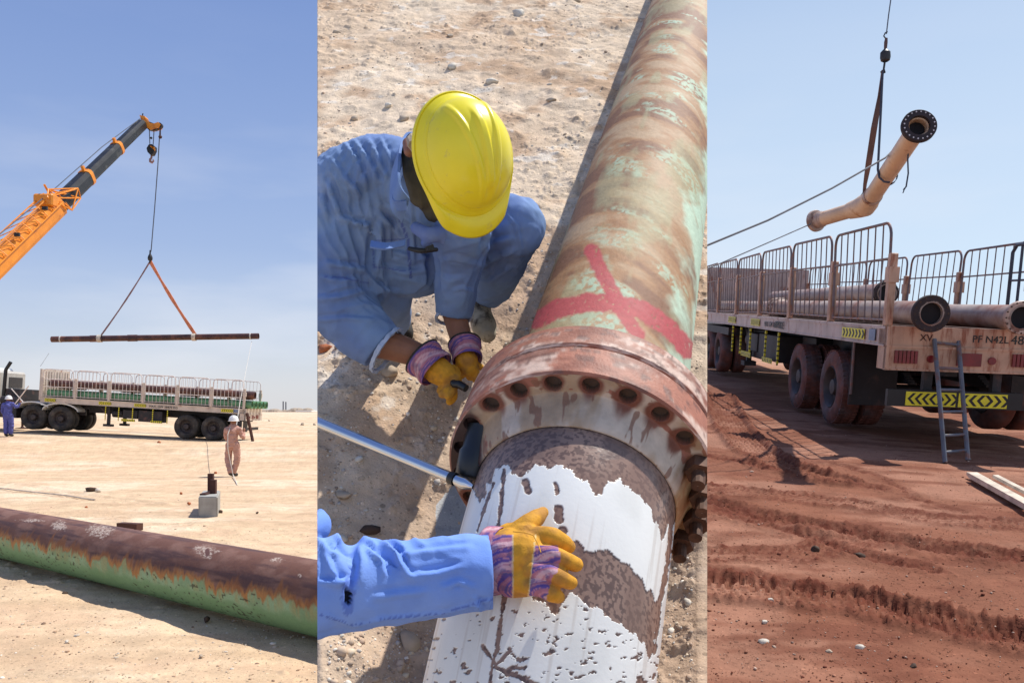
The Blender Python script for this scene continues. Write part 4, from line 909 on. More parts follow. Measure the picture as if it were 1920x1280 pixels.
# --- two small standing men on the sand
def small_person(foot, H, right, J, cloth, label, extra=None):
    """J: joints in body metres (x right, y away, z up) for a 1.75 m figure"""
    k = H/1.75; rt = Vector(right).normalized(); fw = Vector((-rt.y, rt.x, 0)); root = empty('person', foot); tag(root, label, 'person')
    def W(p): return (rt*p[0]+fw*p[1]+Vector((0, 0, p[2])))*k
    m = MB()
    for pts, rs in J['cloth']: limb(m, [W(p) for p in pts], [r*k for r in rs], 14)
    me = fuse(m, .016*k, 4, 'body'); V = verts(me); N_ = norms(me)
    f = 1-2*np.abs(fbm(V[:, 0]*9, V[:, 1]*9, V[:, 2]*22, 5, 3)-.5); V = V+N_*((f-.8)*.05)[:, None]; setv(me, V)
    link(me, 'coverall', M[cloth], root, smooth='all')
    m = MB()
    for pts, rs in J['skin']: limb(m, [W(p) for p in pts], [r*k for r in rs], 10)
    link(fuse(m, .009*k, 3, 'skin'), 'body', M['skin'], root, smooth='all')
    for pts, rs in J['boot']: me = fuse(limb(MB(), [W(p) for p in pts], [r*k for r in rs], 10), .012*k, 3, 'boot'); link(me, 'boot', M['boot_dark'], root, smooth='all')
    hc = Vector(W(J['head'])); hu = Vector(J.get('hup', (0, 0, 1))).normalized(); m = MB()
    m.lathe([(-.015, .155), (-.005, .165), (.005, .140), (.06, .134), (.115, .105), (.15, .055), (.16, .001)], hc, hu, 24)
    for v in range(0): pass
    m.bar(hc+hu*.12-Vector((0,.1,0)), hc+hu*.14+Vector((0,.1,0)), .03, .03)
    m.v = [tuple(hc+(Vector(v)-hc)*k) for v in m.v]; m.build('helmet', M['helmet_white'], root, smooth=True)
    return root
f1 = hit(437, 893); H1 = 113*f1.y/F
small_person(f1, H1*1.0, (1, -.05, 0), dict(
    cloth=[([(-.03,.0,.92), (-.02,.0,1.12), (-.03,.03,1.34), (-.02,.04,1.42)], [.155,.15,.175,.13]),
           ([(-.20,.02,1.36), (.0,.03,1.40), (.17,.03,1.37)], [.075,.09,.08]),
           ([(-.10,.0,.92), (-.16,.03,.52), (-.06,-.10,.20), (-.04,-.10,.12)], [.115,.098,.075,.07]),
           ([(.08,.0,.92), (.11,.02,.52), (.02,.0,.14)], [.115,.092,.075]),
           ([(-.20,.02,1.35), (-.24,.10,1.12), (-.16,.30,1.06)], [.075,.062,.05]),
           ([(.17,.03,1.36), (.25,.10,1.13), (.20,.28,1.26)], [.075,.062,.05])],
    skin=[([(-.02,.04,1.42), (-.01,.05,1.58)], [.06,.085]), ([(-.16,.30,1.06), (-.12,.38,1.08)], [.035,.04]), ([(.20,.28,1.26), (.20,.33,1.36)], [.035,.045])],
    boot=[([(-.03,-.12,.09), (-.02,.06,.055)], [.055,.05]), ([(.02,-.03,.08), (.05,.14,.05)], [.055,.05])],
    head=(0,.05,1.62)), 'tan_cloth', 'man in dusty tan coverall and white helmet seen from behind with a rope')
nk = f1+Vector((0, 0, 1.42*H1/1.75)); m = MB().lathe([(0, .085), (.03, .08)], nk+Vector((0,.03,.02)), (0,0,1), 12)
rh = f1+Vector((-.14, -.02+.25, 1.06*H1/1.75))
o = MB().tube([P(443, 800, f1.y+.2), P(432, 800, f1.y-.1), P(427, 815, f1.y-.25), P(427, 840, f1.y-.28), P(431, 862, f1.y-.2), P(437, 890, f1.y-.25), hit(445, 910)+Vector((0,0,.02))], .013, 6).build('hand_rope', M['rope_pale'], None, f1); tag(o, 'pale rope trailing down the back of the man in tan to the sand', 'rope')
f2 = hit(15, 818); H2_ = 76*f2.y/F
small_person(f2, H2_, (1, 0, 0), dict(
    cloth=[([(0,.0,.92), (0,.0,1.12), (0,.02,1.34), (0,.02,1.42)], [.17,.16,.18,.13]),
           ([(-.20,.02,1.38), (.0,.03,1.42), (.19,.03,1.40)], [.08,.09,.08]),
           ([(-.09,.0,.92), (-.10,.02,.52), (-.09,.0,.16)], [.12,.10,.085]), ([(.10,.0,.92), (.13,.02,.52), (.10,.02,.16)], [.12,.10,.085]),
           ([(-.20,.02,1.36), (-.27,.05,1.10), (-.22,.15,.95)], [.08,.065,.055]),
           ([(.19,.03,1.38), (.33,.10,1.28), (.40,.20,1.42)], [.075,.062,.05])],
    skin=[([(0,.04,1.42), (0,.05,1.58)], [.065,.09]), ([(-.22,.15,.95), (-.2,.2,.88)], [.035,.04]), ([(.40,.20,1.42), (.41,.22,1.52)], [.035,.045])],
    boot=[([(-.09,-.03,.09), (-.10,.14,.055)], [.06,.05]), ([(.10,-.03,.08), (.12,.14,.05)], [.06,.05])],
    head=(0,.05,1.62)), 'navy_cloth', 'man in blue violet coverall and white helmet reaching towards the truck at the left edge')
o = MB().tube([P(28, 757, f2.y), P(54, 723, f2.y)], .022, 6).build('signal_rod', M['rail_pale'], None, P(28, 757, f2.y)); tag(o, 'pale rod held up by the man in blue', 'rod')
p_ = hit(42, 803); o = MB().lathe([(0,.3),(.03,.3),(.05,.08),(.1,.05),(1.0,.05)], p_, (0,0,1), 14).build('jack_stand', M['rust_steel'], None, p_); tag(o, 'rusty jack stand standing beside the truck wheels', 'stand')

# ================================================================ the bank with the pipe joint (middle)
def bank_h(u, v):
    return (fbm(u*3, v*3, 0, 80, 4)-.5)*.07+(fbm(u*14, v*14, 0, 81, 4)-.5)*.012+np.clip(fbm(u*26, v*26, 0, 82, 3)-.57, 0, 1)*.045*sst(.42, .6, fbm(u*2, v*2, 0, 85, 3))+np.clip(fbm(u*8, v*8, 0, 84, 3)-.6, 0, 1)*.06
fl_c = Q(1100, 778, .58); FV = loc2(Q(1110, 778, .58))
# pipe axis: green part straight along the bank
ax0 = Vector(loc2(Q(1155, 600, .33))); ax1 = Vector(loc2(Q(1287, 30, .33)))
axd = (ax1-ax0).normalized(); ax0.z = .33
def pit(u, v):     # dug hollow round the joint
    a = (u-ax0.x)*axd.x+(v-ax0.y)*axd.y; b = (u-ax0.x)*axd.y-(v-ax0.y)*axd.x
    k = np.exp(-((a+.55)/.85)**2)*np.exp(-(np.abs(b+.15)/.62)**4)
    k2 = sst(.15, -.9, a)*np.exp(-(np.abs(b)/.5)**4)
    return k*.16+k2*.13
vs_ = np.concatenate([np.linspace(-1.0, 1.05, 16), 1.1+6.78*np.linspace(0, 1, 900)**1.5])
ss_ = np.linspace(-1, 1, 520)
PU = np.zeros((len(vs_), len(ss_))); Vv = vs_[:, None]+0*ss_[None]
yv = Vv*math.cos(T2)+H2*math.sin(T2)
PU = np.where(ss_[None] < 0, ss_[None]*(365/F)*np.abs(yv), ss_[None]*(366/F)*np.abs(yv))
Hh = bank_h(PU, Vv)-pit(PU, Vv)
B = np.array(O2)+PU[..., None]*np.array(E2u)+Vv[..., None]*np.array(E2v)+Hh[..., None]*np.array(E2w)
# keep the long edges exactly in the cut planes
kx = np.where(ss_[None] < 0, -365/F, 366/F); edge_ = (np.abs(ss_[None]) > .999)
B[..., 0] = np.where(edge_, kx*np.abs(B[..., 1]), B[..., 0])
c = np.ones(PU.shape+(3,))*np.array((.63,.475,.335))
c = mixc(c, (.70,.56,.415), sst(.45, .65, fbm(PU*1.3, Vv*1.3, 0, 90, 5)))
c = mixc(c, (.50,.335,.215), sst(.48, .68, fbm(PU*4, Vv*4, 0, 91, 5))*.8)
c = mixc(c, (.74,.67,.58), sst(.66, .76, fbm(PU*9, Vv*9, 0, 93, 4))*.7)
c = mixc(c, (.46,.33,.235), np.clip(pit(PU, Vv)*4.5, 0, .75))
n_, m_ = PU.shape
bot = B-np.array(E2w)*.14; bot[..., 0] = np.where(edge_, kx*np.abs(bot[..., 1]), bot[..., 0]); bot = bot[::-1]
ring = lambda A: A.reshape(-1, 3)
V = np.concatenate([ring(B), ring(bot[:, [0, -1]])]); nb0 = n_*m_
idx = np.arange(nb0).reshape(n_, m_); q = np.stack([idx[:-1, :-1], idx[:-1, 1:], idx[1:, 1:], idx[1:, :-1]], -1).reshape(-1, 4)
bl = nb0+2*np.arange(n_)[::-1]; br = bl+1
L_s = np.stack([idx[:-1, 0], idx[1:, 0], bl[1:], bl[:-1]], -1); R_s = np.stack([idx[1:, -1], idx[:-1, -1], br[:-1], br[1:]], -1)
U_s = np.stack([bl[1:], br[1:], br[:-1], bl[:-1]], -1)
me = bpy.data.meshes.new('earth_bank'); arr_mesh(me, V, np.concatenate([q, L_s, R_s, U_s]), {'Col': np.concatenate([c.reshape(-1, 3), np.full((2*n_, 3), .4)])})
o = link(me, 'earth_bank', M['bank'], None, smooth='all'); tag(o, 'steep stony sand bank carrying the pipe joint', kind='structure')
bm = bmesh.new(); bm.from_mesh(me); bm.faces.ensure_lookup_table()
e0, e1 = idx[0], idx[-1]
bm.verts.ensure_lookup_table()
bm.faces.new([bm.verts[i] for i in reversed(e0.tolist())]+[bm.verts[int(bl[0])], bm.verts[int(br[0])]]) 
bm.faces.new([bm.verts[i] for i in e1.tolist()]+[bm.verts[int(br[-1])], bm.verts[int(bl[-1])]])
bm.to_mesh(me); bm.free()
def SG(px, py):      # point on the bank surface
    w = 0
    for _ in range(4): p = Q(px, py, w); u, v, _w = loc2(p); w = float(bank_h(np.array(u), np.array(v))-pit(u, v))
    return Q(px, py, w)
n = 17000; px_ = RNG.uniform(598, 1323, n); py_ = RNG.uniform(-5, 1285, n)**1; cl_ = fbm(px_/90, py_/90, 0, 95, 3); k = RNG.uniform(0, 1, n) < sst(.36, .62, cl_)*.9+.1; px_, py_ = px_[k], py_[k]; n = len(px_)
dd = 2059*H2/(py_+526.5); u_ = (px_-960)/F*dd; v_ = (dd-H2*math.sin(T2))/math.cos(T2)
w_ = bank_h(u_, v_)-pit(u_, v_); rad = RNG.gamma(1.15, .0021, n)+.0011
ok = (u_-rad > -365/F*dd+.01) & (u_+rad < 366/F*dd-.01)
pos = np.array(O2)+u_[:, None]*np.array(E2u)+v_[:, None]*np.array(E2v)+w_[:, None]*np.array(E2w)
pos, rad, n = pos[ok], rad[ok], int(ok.sum())
stones('gravel', pos, rad, pick([(.66,.55,.41), (.76,.70,.6), (.5,.36,.26), (.6,.46,.34), (.35,.27,.21), (.55,.5,.45)], n), nrm=tuple(E2w), flat=.7, label='small stones scattered over the steep sand bank')
RK = [(848, 128, .055, 'stone_pale', 'larger white stone near the top of the bank'), (918, 156, .05, 'stone_pale', 'flat white stone right of the larger white one'), (728, 200, .04, 'stone_pale', 'pale stone left above the yellow helmet'), (845, 70, .035, 'stone_grey', 'brown grey stone above the white stones'), (757, 225, .042, 'stone_grey', 'grey brown stone close left of the yellow helmet'), (665, 225, .04, 'stone_grey', 'brown stone high left on the bank'), (975, 28, .07, 'stone_pale', 'flat pale stone at the top edge of the bank'), (1075, 3, .06, 'stone_grey', 'long yellowish stone at the very top of the bank'), (770, 1208, .05, 'stone_grey', 'grey stone below the blue sleeve'), (645, 930, .03, 'stone_grey', 'angular stone in the lower left shade'), (690, 995, .035, 'stone_dark', 'dark stone above the blue sleeve'), (608, 655, .035, 'stone_red', 'red broken brick piece at the left edge under the sleeve'), (1035, 188, .03, 'stone_grey', 'small grey stone beside the pipe shadow'), (630, 62, .04, 'stone_grey', 'flat brown stone high on the left'), (1290, 1130, .02, 'stone_pale', 'pale chip right of the white pipe'), (640, 1010, .025, 'stone_pale', 'pale chip at the lower left'), (730, 700, .05, 'stone_grey', 'grey flat stone below the left striped glove')]
for i, (x, y, r, mm, lb_) in enumerate(RK): p = SG(x, y); rock('stone', p+E2w*r*.15, r, mm, lb_, sc=(1.2, .9, .42), up=E2w, seed=i+20)

# --- pipes: green upper, white lower
AXP = lambda t: O2+E2u*(ax0.x+axd.x*t)+E2v*(ax0.y+axd.y*t)+E2w*.33
AD = (AXP(1)-AXP(0)).normalized()
# joint plane: where face top meets row 700
def face_t():
    best = None
    for t in np.linspace(-1.5, 1, 2000):
        p = AXP(t)+E2w*.343; x, y = proj(p)
        if y >= 700-0: best = t
    return best
tF = face_t(); FC = AXP(tF)      # front face centre
RP, RF = .25, .343
up2 = E2w; side2 = AD.cross(up2).normalized()
def ring_surf(prof_t, prof_r, th, base, d, col, disp=None):
    TH, I = np.meshgrid(th, np.arange(len(prof_t))); Tt = np.array(prof_t)[I]; Rr = np.array(prof_r)[I]
    nr = np.cos(TH)[..., None]*np.array(up2)+np.sin(TH)[..., None]*np.array(side2)
    return TH, Tt, Rr, np.array(base)+Tt[..., None]*np.array(d)+nr*Rr[..., None], nr
def cut(me, org): return clip_mesh(me, org, fill=False)
# green pipe
def greencol(TH, T, Pn):
    px, py = proj(Pn); s = np.where(TH > math.pi, TH-2*math.pi, TH)
    hel = T*1.0+s*.10                                      # spiral wrap bands
    st = fbm(hel*9, s*1.2, 0, 100, 4); st2 = fbm(hel*3, s*1.5, 0, 101, 4); fi = fbm(T*60, s*20, 0, 102, 3)
    c = np.ones(T.shape+(3,))*np.array((.34,.175,.075))
    c = mixc(c, (.19,.08,.036), sst(.46, .64, st)*.9); c = mixc(c, (.46,.33,.20), sst(.52, .70, 1-st)*.7)
    k = sst(.52, .64, fbm(hel*11, s*1.3, 0, 103, 4)*.7+fbm(hel*3, s*1., 0, 108, 2)*.3)*sst(.40, .56, st2+.04)*sst(-1.2, -.15, s+(st-.5)*1.2)
    c = mixc(c, (.38,.53,.38), k*.8*sst(.35, .55, fi)); c = mixc(c, (.36,.36,.20), sst(.5, .7, fbm(T*4, s*3, 0, 104, 4))*.5)
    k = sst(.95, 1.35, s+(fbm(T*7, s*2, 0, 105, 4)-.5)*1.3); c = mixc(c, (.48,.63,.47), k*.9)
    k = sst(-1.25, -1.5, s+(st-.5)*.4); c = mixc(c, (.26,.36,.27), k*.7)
    e_ = (fbm(px/22, py/22, 0, 106, 3)-.5)*9+(fbm(px/5, py/5, 0, 107, 2)-.5)*5
    for pts, w in (([(1109, 470), (1128, 512), (1156, 560), (1168, 585), (1195, 628)], 12), ([(1008, 598), (1050, 578), (1100, 568), (1150, 566), (1205, 582), (1250, 612), (1292, 655)], 16)):
        d, _ = seg_dist(px, py, pts); c = mixc(c, (.42,.050,.060), (1-sst(w-2, w+4.5, d+e_*.8))*.93*sst(.10, .32, fi))
    return c, (fi-.5)*.0012
LG = 7.0
t0g = .195
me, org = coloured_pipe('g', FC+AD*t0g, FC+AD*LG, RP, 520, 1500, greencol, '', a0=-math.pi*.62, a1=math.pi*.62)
root = empty('green_pipe', FC+AD*.2); tag(root, 'big brown and green flaked pipe with red paint marks running up the bank', 'pipe')
ntop = float((CZ+HR/F*0+0)); me = clip_mesh(me, org, fill=False); V = verts(me)
root.location = org; link(me, 'pipe_body', M['col'], root, smooth='all')
me = MB().lathe([(t0g, RP-.001), (LG, RP-.001)], FC, AD, 48).mesh('pipe_lining', org); link(clip_mesh(me, org, fill=False), 'pipe_lining', M['pipe_brown'], root)
def flcol(base, TH, Tt, Rr, seedn, face=False):
    a = TH*RF; st = fbm(a*9, Tt*30+Rr*20, 0, seedn, 4); st2 = fbm(a*30, Tt*90+Rr*40, 0, seedn+1, 4)
    c = np.ones(TH.shape+(3,))*np.array(base)
    c = mixc(c, (.68,.50,.40), sst(.45, .56, fbm(a*7, Tt*14+Rr*8, 0, seedn+2, 5)*.6+st2*.4)*.9); c = mixc(c, (.24,.075,.042), sst(.50, .62, st)*.8); c = mixc(c, (.13,.05,.035), sst(.58, .66, st2)*.7)
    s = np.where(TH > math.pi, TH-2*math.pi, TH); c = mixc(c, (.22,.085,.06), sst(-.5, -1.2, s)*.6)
    return c
th_full = np.linspace(-math.pi, math.pi, 720)
def flange_part(root, name, prof, base, sd, mt='colmetal'):
    TH, Tt, Rr, Pn, nr = ring_surf([p[0] for p in prof], [p[1] for p in prof], th_full, FC, AD, None)
    c = flcol(base, TH, Tt, Rr, sd); me = grid_mesh(name, Pn-np.array(root.location), {'Col': c.reshape(-1, 3)})
    return link(clip_mesh(me, root.location, fill=False), name, M[mt], root, smooth=True)
def dense(prof, n=8):
    o = []
    for (a, b), (c_, d_) in zip(prof[:-1], prof[1:]): o += [(a+(c_-a)*i/n, b+(d_-b)*i/n) for i in range(n)]
    return o+[prof[-1]]
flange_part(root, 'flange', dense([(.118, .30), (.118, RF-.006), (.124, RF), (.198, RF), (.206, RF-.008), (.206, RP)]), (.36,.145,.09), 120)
MB().lathe([(.10, .31), (.12, .31)], FC, AD, 60)
# white pipe
wroot = empty('white_pipe', FC); tag(wroot, 'big pipe with flaking white coating and brown patches bolted below the green pipe', 'pipe')
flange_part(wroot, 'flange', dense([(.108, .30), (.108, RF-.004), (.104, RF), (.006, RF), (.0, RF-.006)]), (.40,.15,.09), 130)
me = MB().lathe([(.1, .326), (.13, .326)], FC, AD, 80).mesh('gasket', FC); link(clip_mesh(me, FC, fill=False), 'gasket', M['black'], wroot)
# drilled face with hub
NH = 22; rf = np.concatenate([np.linspace(RF-.006, .262, 64), np.linspace(.260, .2505, 4)]); thf = np.linspace(-math.pi, math.pi, 1400)
TH, RR = np.meshgrid(thf, rf)
hubt = -.085*sst(.288, .252, RR); ph = (TH/(2*math.pi)*NH+.35) % 1-.5
hd = np.hypot(ph*2*math.pi/NH*.311, RR-.311); hole = hd < .0205
Tt = hubt+.022*(1-sst(.0185, .0215, hd))
nr = np.cos(TH)[..., None]*np.array(up2)+np.sin(TH)[..., None]*np.array(side2)
Pn = np.array(FC)+Tt[..., None]*np.array(AD)+nr*RR[..., None]
a = TH*.33; s_ = TH; n1 = fbm(a*14, RR*14, 0, 140, 4); n2 = fbm(a*40, RR*50, 0, 141, 3)
c = np.ones(TH.shape+(3,))*np.array((.56,.46,.37)); c = mixc(c, (.38,.26,.16), sst(.40, .62, n1)*.85); c = mixc(c, (.30,.09,.06), sst(.59, .63, fbm(a*14, RR*34, 0, 142, 4))*.85)
c = mixc(c, (.22,.10,.06), sst(.62, .68, n2)*.8)
c = mixc(c, (.19,.065,.04), (1-sst(.026, .040, hd+(n1-.5)*.03))); c = mixc(c, (.085,.055,.04), (hd < .020)*1.)
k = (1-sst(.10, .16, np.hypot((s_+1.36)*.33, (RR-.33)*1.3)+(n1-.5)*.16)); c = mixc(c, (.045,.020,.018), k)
c = mixc(c, (.42,.22,.08), sst(.9, 1.5, s_+(n1-.5))*.7)
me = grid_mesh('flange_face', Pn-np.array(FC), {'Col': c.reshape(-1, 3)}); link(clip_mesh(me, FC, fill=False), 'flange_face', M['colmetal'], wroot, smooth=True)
# lower white pipe
WA = FC+AD*.0; WB = FC-AD*.95
warp = lambda T: -(.150*(np.clip(T-.10, 0, None)/.45)**1.5)[..., None]*np.array(E2w)
def whitecol(TH, T, Pn):
    px, py = proj(Pn); s = np.where(TH > math.pi, TH-2*math.pi, TH); j = (fbm(px/16, py/16, 0, 150, 4)-.5); ja = fbm(s*10, T*3, 0, 151, 3)-.5; fi = fbm(T*120, s*30, 0, 152, 2)
    jag = (fbm(s*7, T*2.5, 0, 153, 2)-.5); X_ = px+j*16+np.round(jag*6)*3; Y_ = py+j*16+np.round((fbm(s*11, T*1, 0, 154, 2)-.5)*9)*4
    white = np.ones(T.shape+(3,))*np.array((.83,.82,.77)); white = mixc(white, (.66,.65,.60), sst(.45, .75, fbm(T*5, s*2, 0, 155, 4))*.5); white = mixc(white, (.48,.40,.33), sst(.60, .72, fbm(T*2.2, s*16, 0, 158, 4))*.35)
    brown = mixc(np.ones(T.shape+(3,))*np.array((.29,.185,.14)), (.14,.085,.068), sst(.50, .60, fbm(T*150, s*37, 0, 156, 2)))
    brown = mixc(brown, (.20,.115,.085), sst(.5, .7, fbm(T*6, s*3, 0, 157, 3))*.6)
    up_ = [(860, 700), (1330, 700), (1290, 1010), (1262, 985), (1240, 1005), (1222, 960), (1190, 925), (1150, 905), (1110, 920), (1085, 895), (1050, 872), (1000, 880), (975, 905), (950, 880), (925, 890), (900, 940), (870, 900)]
    lo_ = [(1040, 1040), (1080, 1022), (1130, 1034), (1175, 1060), (1215, 1105), (1240, 1120), (1225, 1230), (1190, 1190), (1150, 1165), (1105, 1135), (1085, 1110), (1040, 1150), (1000, 1120)]
    mk = in_poly(X_, Y_, up_) | in_poly(X_, Y_, lo_)
    for pts, w in (([(945, 880), (938, 960), (930, 1005), (915, 1020)], 4.2), ([(985, 905), (990, 918)], 8), ([(918, 1290), (922, 1245), (932, 1215), (945, 1120), (948, 1080)], 3.5), ([(925, 905), (905, 960), (895, 995)], 2.2), ([(1048, 955), (1049, 972)], 9), ([(1040, 905), (1046, 922)], 4), ([(1055, 995), (1050, 1000)], 10), ([(930, 1250), (960, 1262), (1010, 1285)], 4), ([(905, 1210), (930, 1245)], 2.5), ([(955, 1220), (925, 1250)], 2.5), ([(1262, 960), (1255, 1030), (1245, 1100), (1225, 1180)], 5)):
        d, _ = seg_dist(px, py, pts); mk = mk | (d+j*8 < w)
    fl1 = fbm(px/13+py/40, py/9, 0, 160, 3); reg = sst(1120, 1170, py)*1.
    mk = mk | ((fl1 > .715-.035*sst(1170, 1260, py)) & (py > 1135)) | ((fbm(px/9, py/6, 0, 161, 2) > .88) & (py > 1140))
    k = mk.astype(float); c = white*(1-k)[..., None]+brown*k[..., None]
    ed = fbm(T*2, s*4, 0, 162, 3); c = mixc(c, (.09,.06,.055), (py < 860)*sst(.45, .75, ed)*.5*k)
    return c, -k*.0016+(fi-.5)*.0004*k
me, org = coloured_pipe('w', WA, WB, RP, 900, 900, whitecol, '', a0=-math.pi, a1=math.pi, warp=warp)
me.transform(Matrix.Translation(Vector(org)-FC)); link(clip_mesh(me, FC, fill=False), 'pipe_body', M['white_plastic'], wroot, smooth='all')
m = MB().tube([WA-AD*t+Vector(warp(np.array([float(t)]))[0]) for t in np.linspace(0, .94, 14)], RP-.004, 48, cap=False)
# nuts on the lower right studs
for k in range(NH):
    th = ((k+.5-.35)/NH)*2*math.pi
    if th > math.pi: th -= 2*math.pi
    if not (1.12 < th < 2.2): continue
    nrv = up2*math.cos(th)+side2*math.sin(th); c0 = FC+nrv*.311
    m = MB().lathe([(0, .034), (-.035, .034), (-.035, .018)], c0, AD, 6); m.lathe([(-.035, .017), (-.075, .017), (-.075, .001)], c0, AD, 12)
    me = m.mesh('nut', FC); link(clip_mesh(me, FC), 'nut', M['nut'], wroot)
# --- crouching worker with the yellow helmet
def qp(l): return [Q(x, y, w) for x, y, w, r in l]
def qr(l): return [r/ppm(x, y, w) for x, y, w, r in l]
def qlimb(m, l, n=18, flat=False): return limb(m, qp(l), qr(l), n, flat)
def folds(me, amp, seed, zones, base=.35):
    V = verts(me); N_ = norms(me); f = np.full(len(V), base)
    f = 0*f
    wv = fbm(V[:, 0]*6, V[:, 1]*6, V[:, 2]*6, seed+9, 3)*2.2
    r1 = 1-2*np.abs(fbm(V[:, 0]*7+wv, V[:, 1]*7, V[:, 2]*7+wv, seed, 3)-.5)
    tot = (r1-.75)*base*1.5
    for (px, py, w, rad, ax, freq, k) in zones:
        c = np.array(Q(px, py, w)); R_ = rad/ppm(px, py, w); D = V-c; d = np.linalg.norm(D, axis=1); a = np.array(ax, float); a /= np.linalg.norm(a)
        s = D@a; wob = (fbm(V[:, 0]*9, V[:, 1]*9, V[:, 2]*9, seed+3, 2)-.5)*2.6
        fo = np.abs(np.sin(s*freq+wob*2.2))**.7
        tot = tot-(fo-.5)*k*np.exp(-(d/R_)**2)
    setv(me, V+N_*(tot*amp)[:, None])
def creases(me, L, amp=1.):
    V = verts(me); N_ = norms(me); px, py = proj(V); tc_ = np.array((0, 0, CZ))-V; tc_ /= np.linalg.norm(tc_, axis=1)[:, None]
    vis = np.clip((N_*tc_).sum(1)*2, 0, 1); h = np.zeros(len(V)); wob = (fbm(px/16, py/16, 0, 77, 2)-.5)*7
    for pts, w, k in L:
        d, t = seg_dist(px, py, pts); Lt = sum(math.hypot(b[0]-a[0], b[1]-a[1]) for a, b in zip(pts[:-1], pts[1:]))
        # signed side
        (x0, y0), (x1, y1) = pts[0], pts[-1]; sg_ = np.sign((px-x0)*(y1-y0)-(py-y0)*(x1-x0)); sd_ = d*sg_+wob*.35
        tp = np.sin(np.clip(t/Lt, 0, 1)*math.pi)**.5*.8+.2; far = np.exp(-((np.maximum(d-w*1.2, 0))/(w*1.2))**2)
        h += k*tp*far*(np.exp(-(sd_/w)**2)-.75*np.exp(-((sd_-w*1.7)/(w*1.0))**2))
    setv(me, V+N_*(h*vis*amp)[:, None])
def blue(me, seed, base=(.155,.255,.52), dark=(.095,.15,.40), worn=(.27,.37,.60)):
    V = verts(me); c = np.ones((len(V), 3))*np.array(base); n1 = fbm(V[:, 0]*5, V[:, 1]*5, V[:, 2]*5, seed, 4); n2 = fbm(V[:, 0]*24, V[:, 1]*24, V[:, 2]*24, seed+5, 3)
    c = mixc(c, dark, sst(.45, .70, n1)*.45); c = mixc(c, worn, sst(.52, .75, 1-n1)*.6+sst(.6, .8, n2)*.2); setcol(me, c); return c
root = empty('person', SG(720, 600)); tag(root, 'worker in faded blue coverall and yellow helmet crouching over the flange', 'person'); RL = root.location
m = MB()
qlimb(m, [(672, 500, .38, 82), (668, 430, .50, 88), (700, 360, .62, 86), (748, 325, .70, 62)])            # trunk
qlimb(m, [(760, 490, .38, 66), (770, 430, .48, 72), (770, 360, .62, 70)])                                   # chest and belly
qlimb(m, [(655, 345, .66, 72), (720, 320, .70, 66), (800, 370, .64, 64), (868, 425, .56, 54)])            # shoulder yoke
qlimb(m, [(648, 350, .64, 72), (622, 450, .50, 74), (626, 545, .36, 70), (660, 600, .28, 60), (716, 650, .21, 47)], flat=True)   # image-left arm
qlimb(m, [(866, 430, .58, 54), (862, 480, .46, 48), (856, 530, .36, 41), (852, 572, .27, 36), (850, 592, .235, 33)], flat=True)   # image-right arm
qlimb(m, [(780, 500, .34, 58), (880, 450, .42, 60), (958, 424, .50, 58), (966, 430, .50, 55)])            # raised thigh to knee
qlimb(m, [(966, 430, .49, 54), (946, 480, .34, 46), (925, 530, .18, 40), (918, 545, .14, 36)])                  # shin
qlimb(m, [(690, 510, .34, 62), (722, 550, .24, 50), (726, 590, .12, 44), (722, 618, .05, 40)])              # other leg
me = fuse(m, .0052, 12, 'coverall')
folds(me, .013, 200, [(640, 420, .55, 100, E2u*.8+E2v*.6, 95, 1.2), (690, 330, .70, 75, E2u*.9-E2v*.5, 120, 1.0), (635, 560, .35, 70, E2u*.5-E2v, 70, 1.3), (858, 500, .42, 50, E2v+E2u*.2, 90, 1.2), (930, 450, .45, 60, E2u-E2v*.2, 70, .9), (800, 470, .45, 70, E2v, 80, 1.2), (720, 520, .4, 60, E2v, 75, 1.3)], .9)
creases(me, [([(640, 262), (668, 300), (690, 352)], 5, .010), ([(662, 262), (690, 300), (712, 345)], 5, .010), ([(688, 258), (706, 290), (726, 335)], 5, .008), ([(622, 300), (652, 340), (680, 372)], 6, .011), ([(612, 340), (628, 380), (640, 415)], 6, .014),
 ([(712, 258), (724, 282), (734, 310)], 4, .007), ([(604, 330), (606, 380), (618, 430)], 5, .010), ([(640, 408), (670, 420), (700, 424)], 6, .012), ([(612, 492), (650, 500), (692, 508)], 6, .012), ([(600, 560), (640, 556), (684, 545)], 6, .013), ([(604, 520), (640, 528), (672, 522)], 5, .010), ([(598, 600), (650, 596), (700, 600)], 5, .008),
 ([(700, 415), (699, 460), (694, 512)], 8, -.022), ([(690, 516), (708, 538), (724, 556)], 6, .012), ([(705, 395), (735, 425), (756, 450)], 5, .009), ([(712, 380), (742, 402), (766, 420)], 4, .006), ([(770, 380), (774, 430), (776, 500)], 4, .006), ([(904, 418), (908, 450), (902, 480)], 6, -.014), ([(822, 448), (850, 462), (902, 452)], 6, .006), ([(824, 492), (846, 484), (894, 496)], 6, .006), ([(818, 515), (842, 528), (870, 520)], 6, .006), ([(848, 546), (866, 540), (886, 548)], 4, .004),
 ([(946, 397), (968, 422), (978, 468)], 3.5, .007), ([(906, 470), (930, 455), (958, 448)], 6, .010), ([(900, 500), (930, 482), (965, 470)], 6, .010), ([(915, 530), (940, 512), (960, 500)], 5, .007), ([(720, 500), (760, 512), (800, 505)], 6, .011), ([(700, 530), (725, 545), (750, 548)], 5, .008), ([(735, 470), (780, 486), (815, 480)], 5, .009), ([(880, 400), (905, 408), (930, 400)], 5, .008)])
cc = blue(me, 210, base=(.185,.285,.49)); V = verts(me); px_, py_ = proj(V)
st = seg_dist(px_, py_, [(735, 372), (765, 450), (770, 520)])[0]; cc = mixc(cc, (.08,.12,.36), (np.abs(st-1.5) < 1.2)*.8)
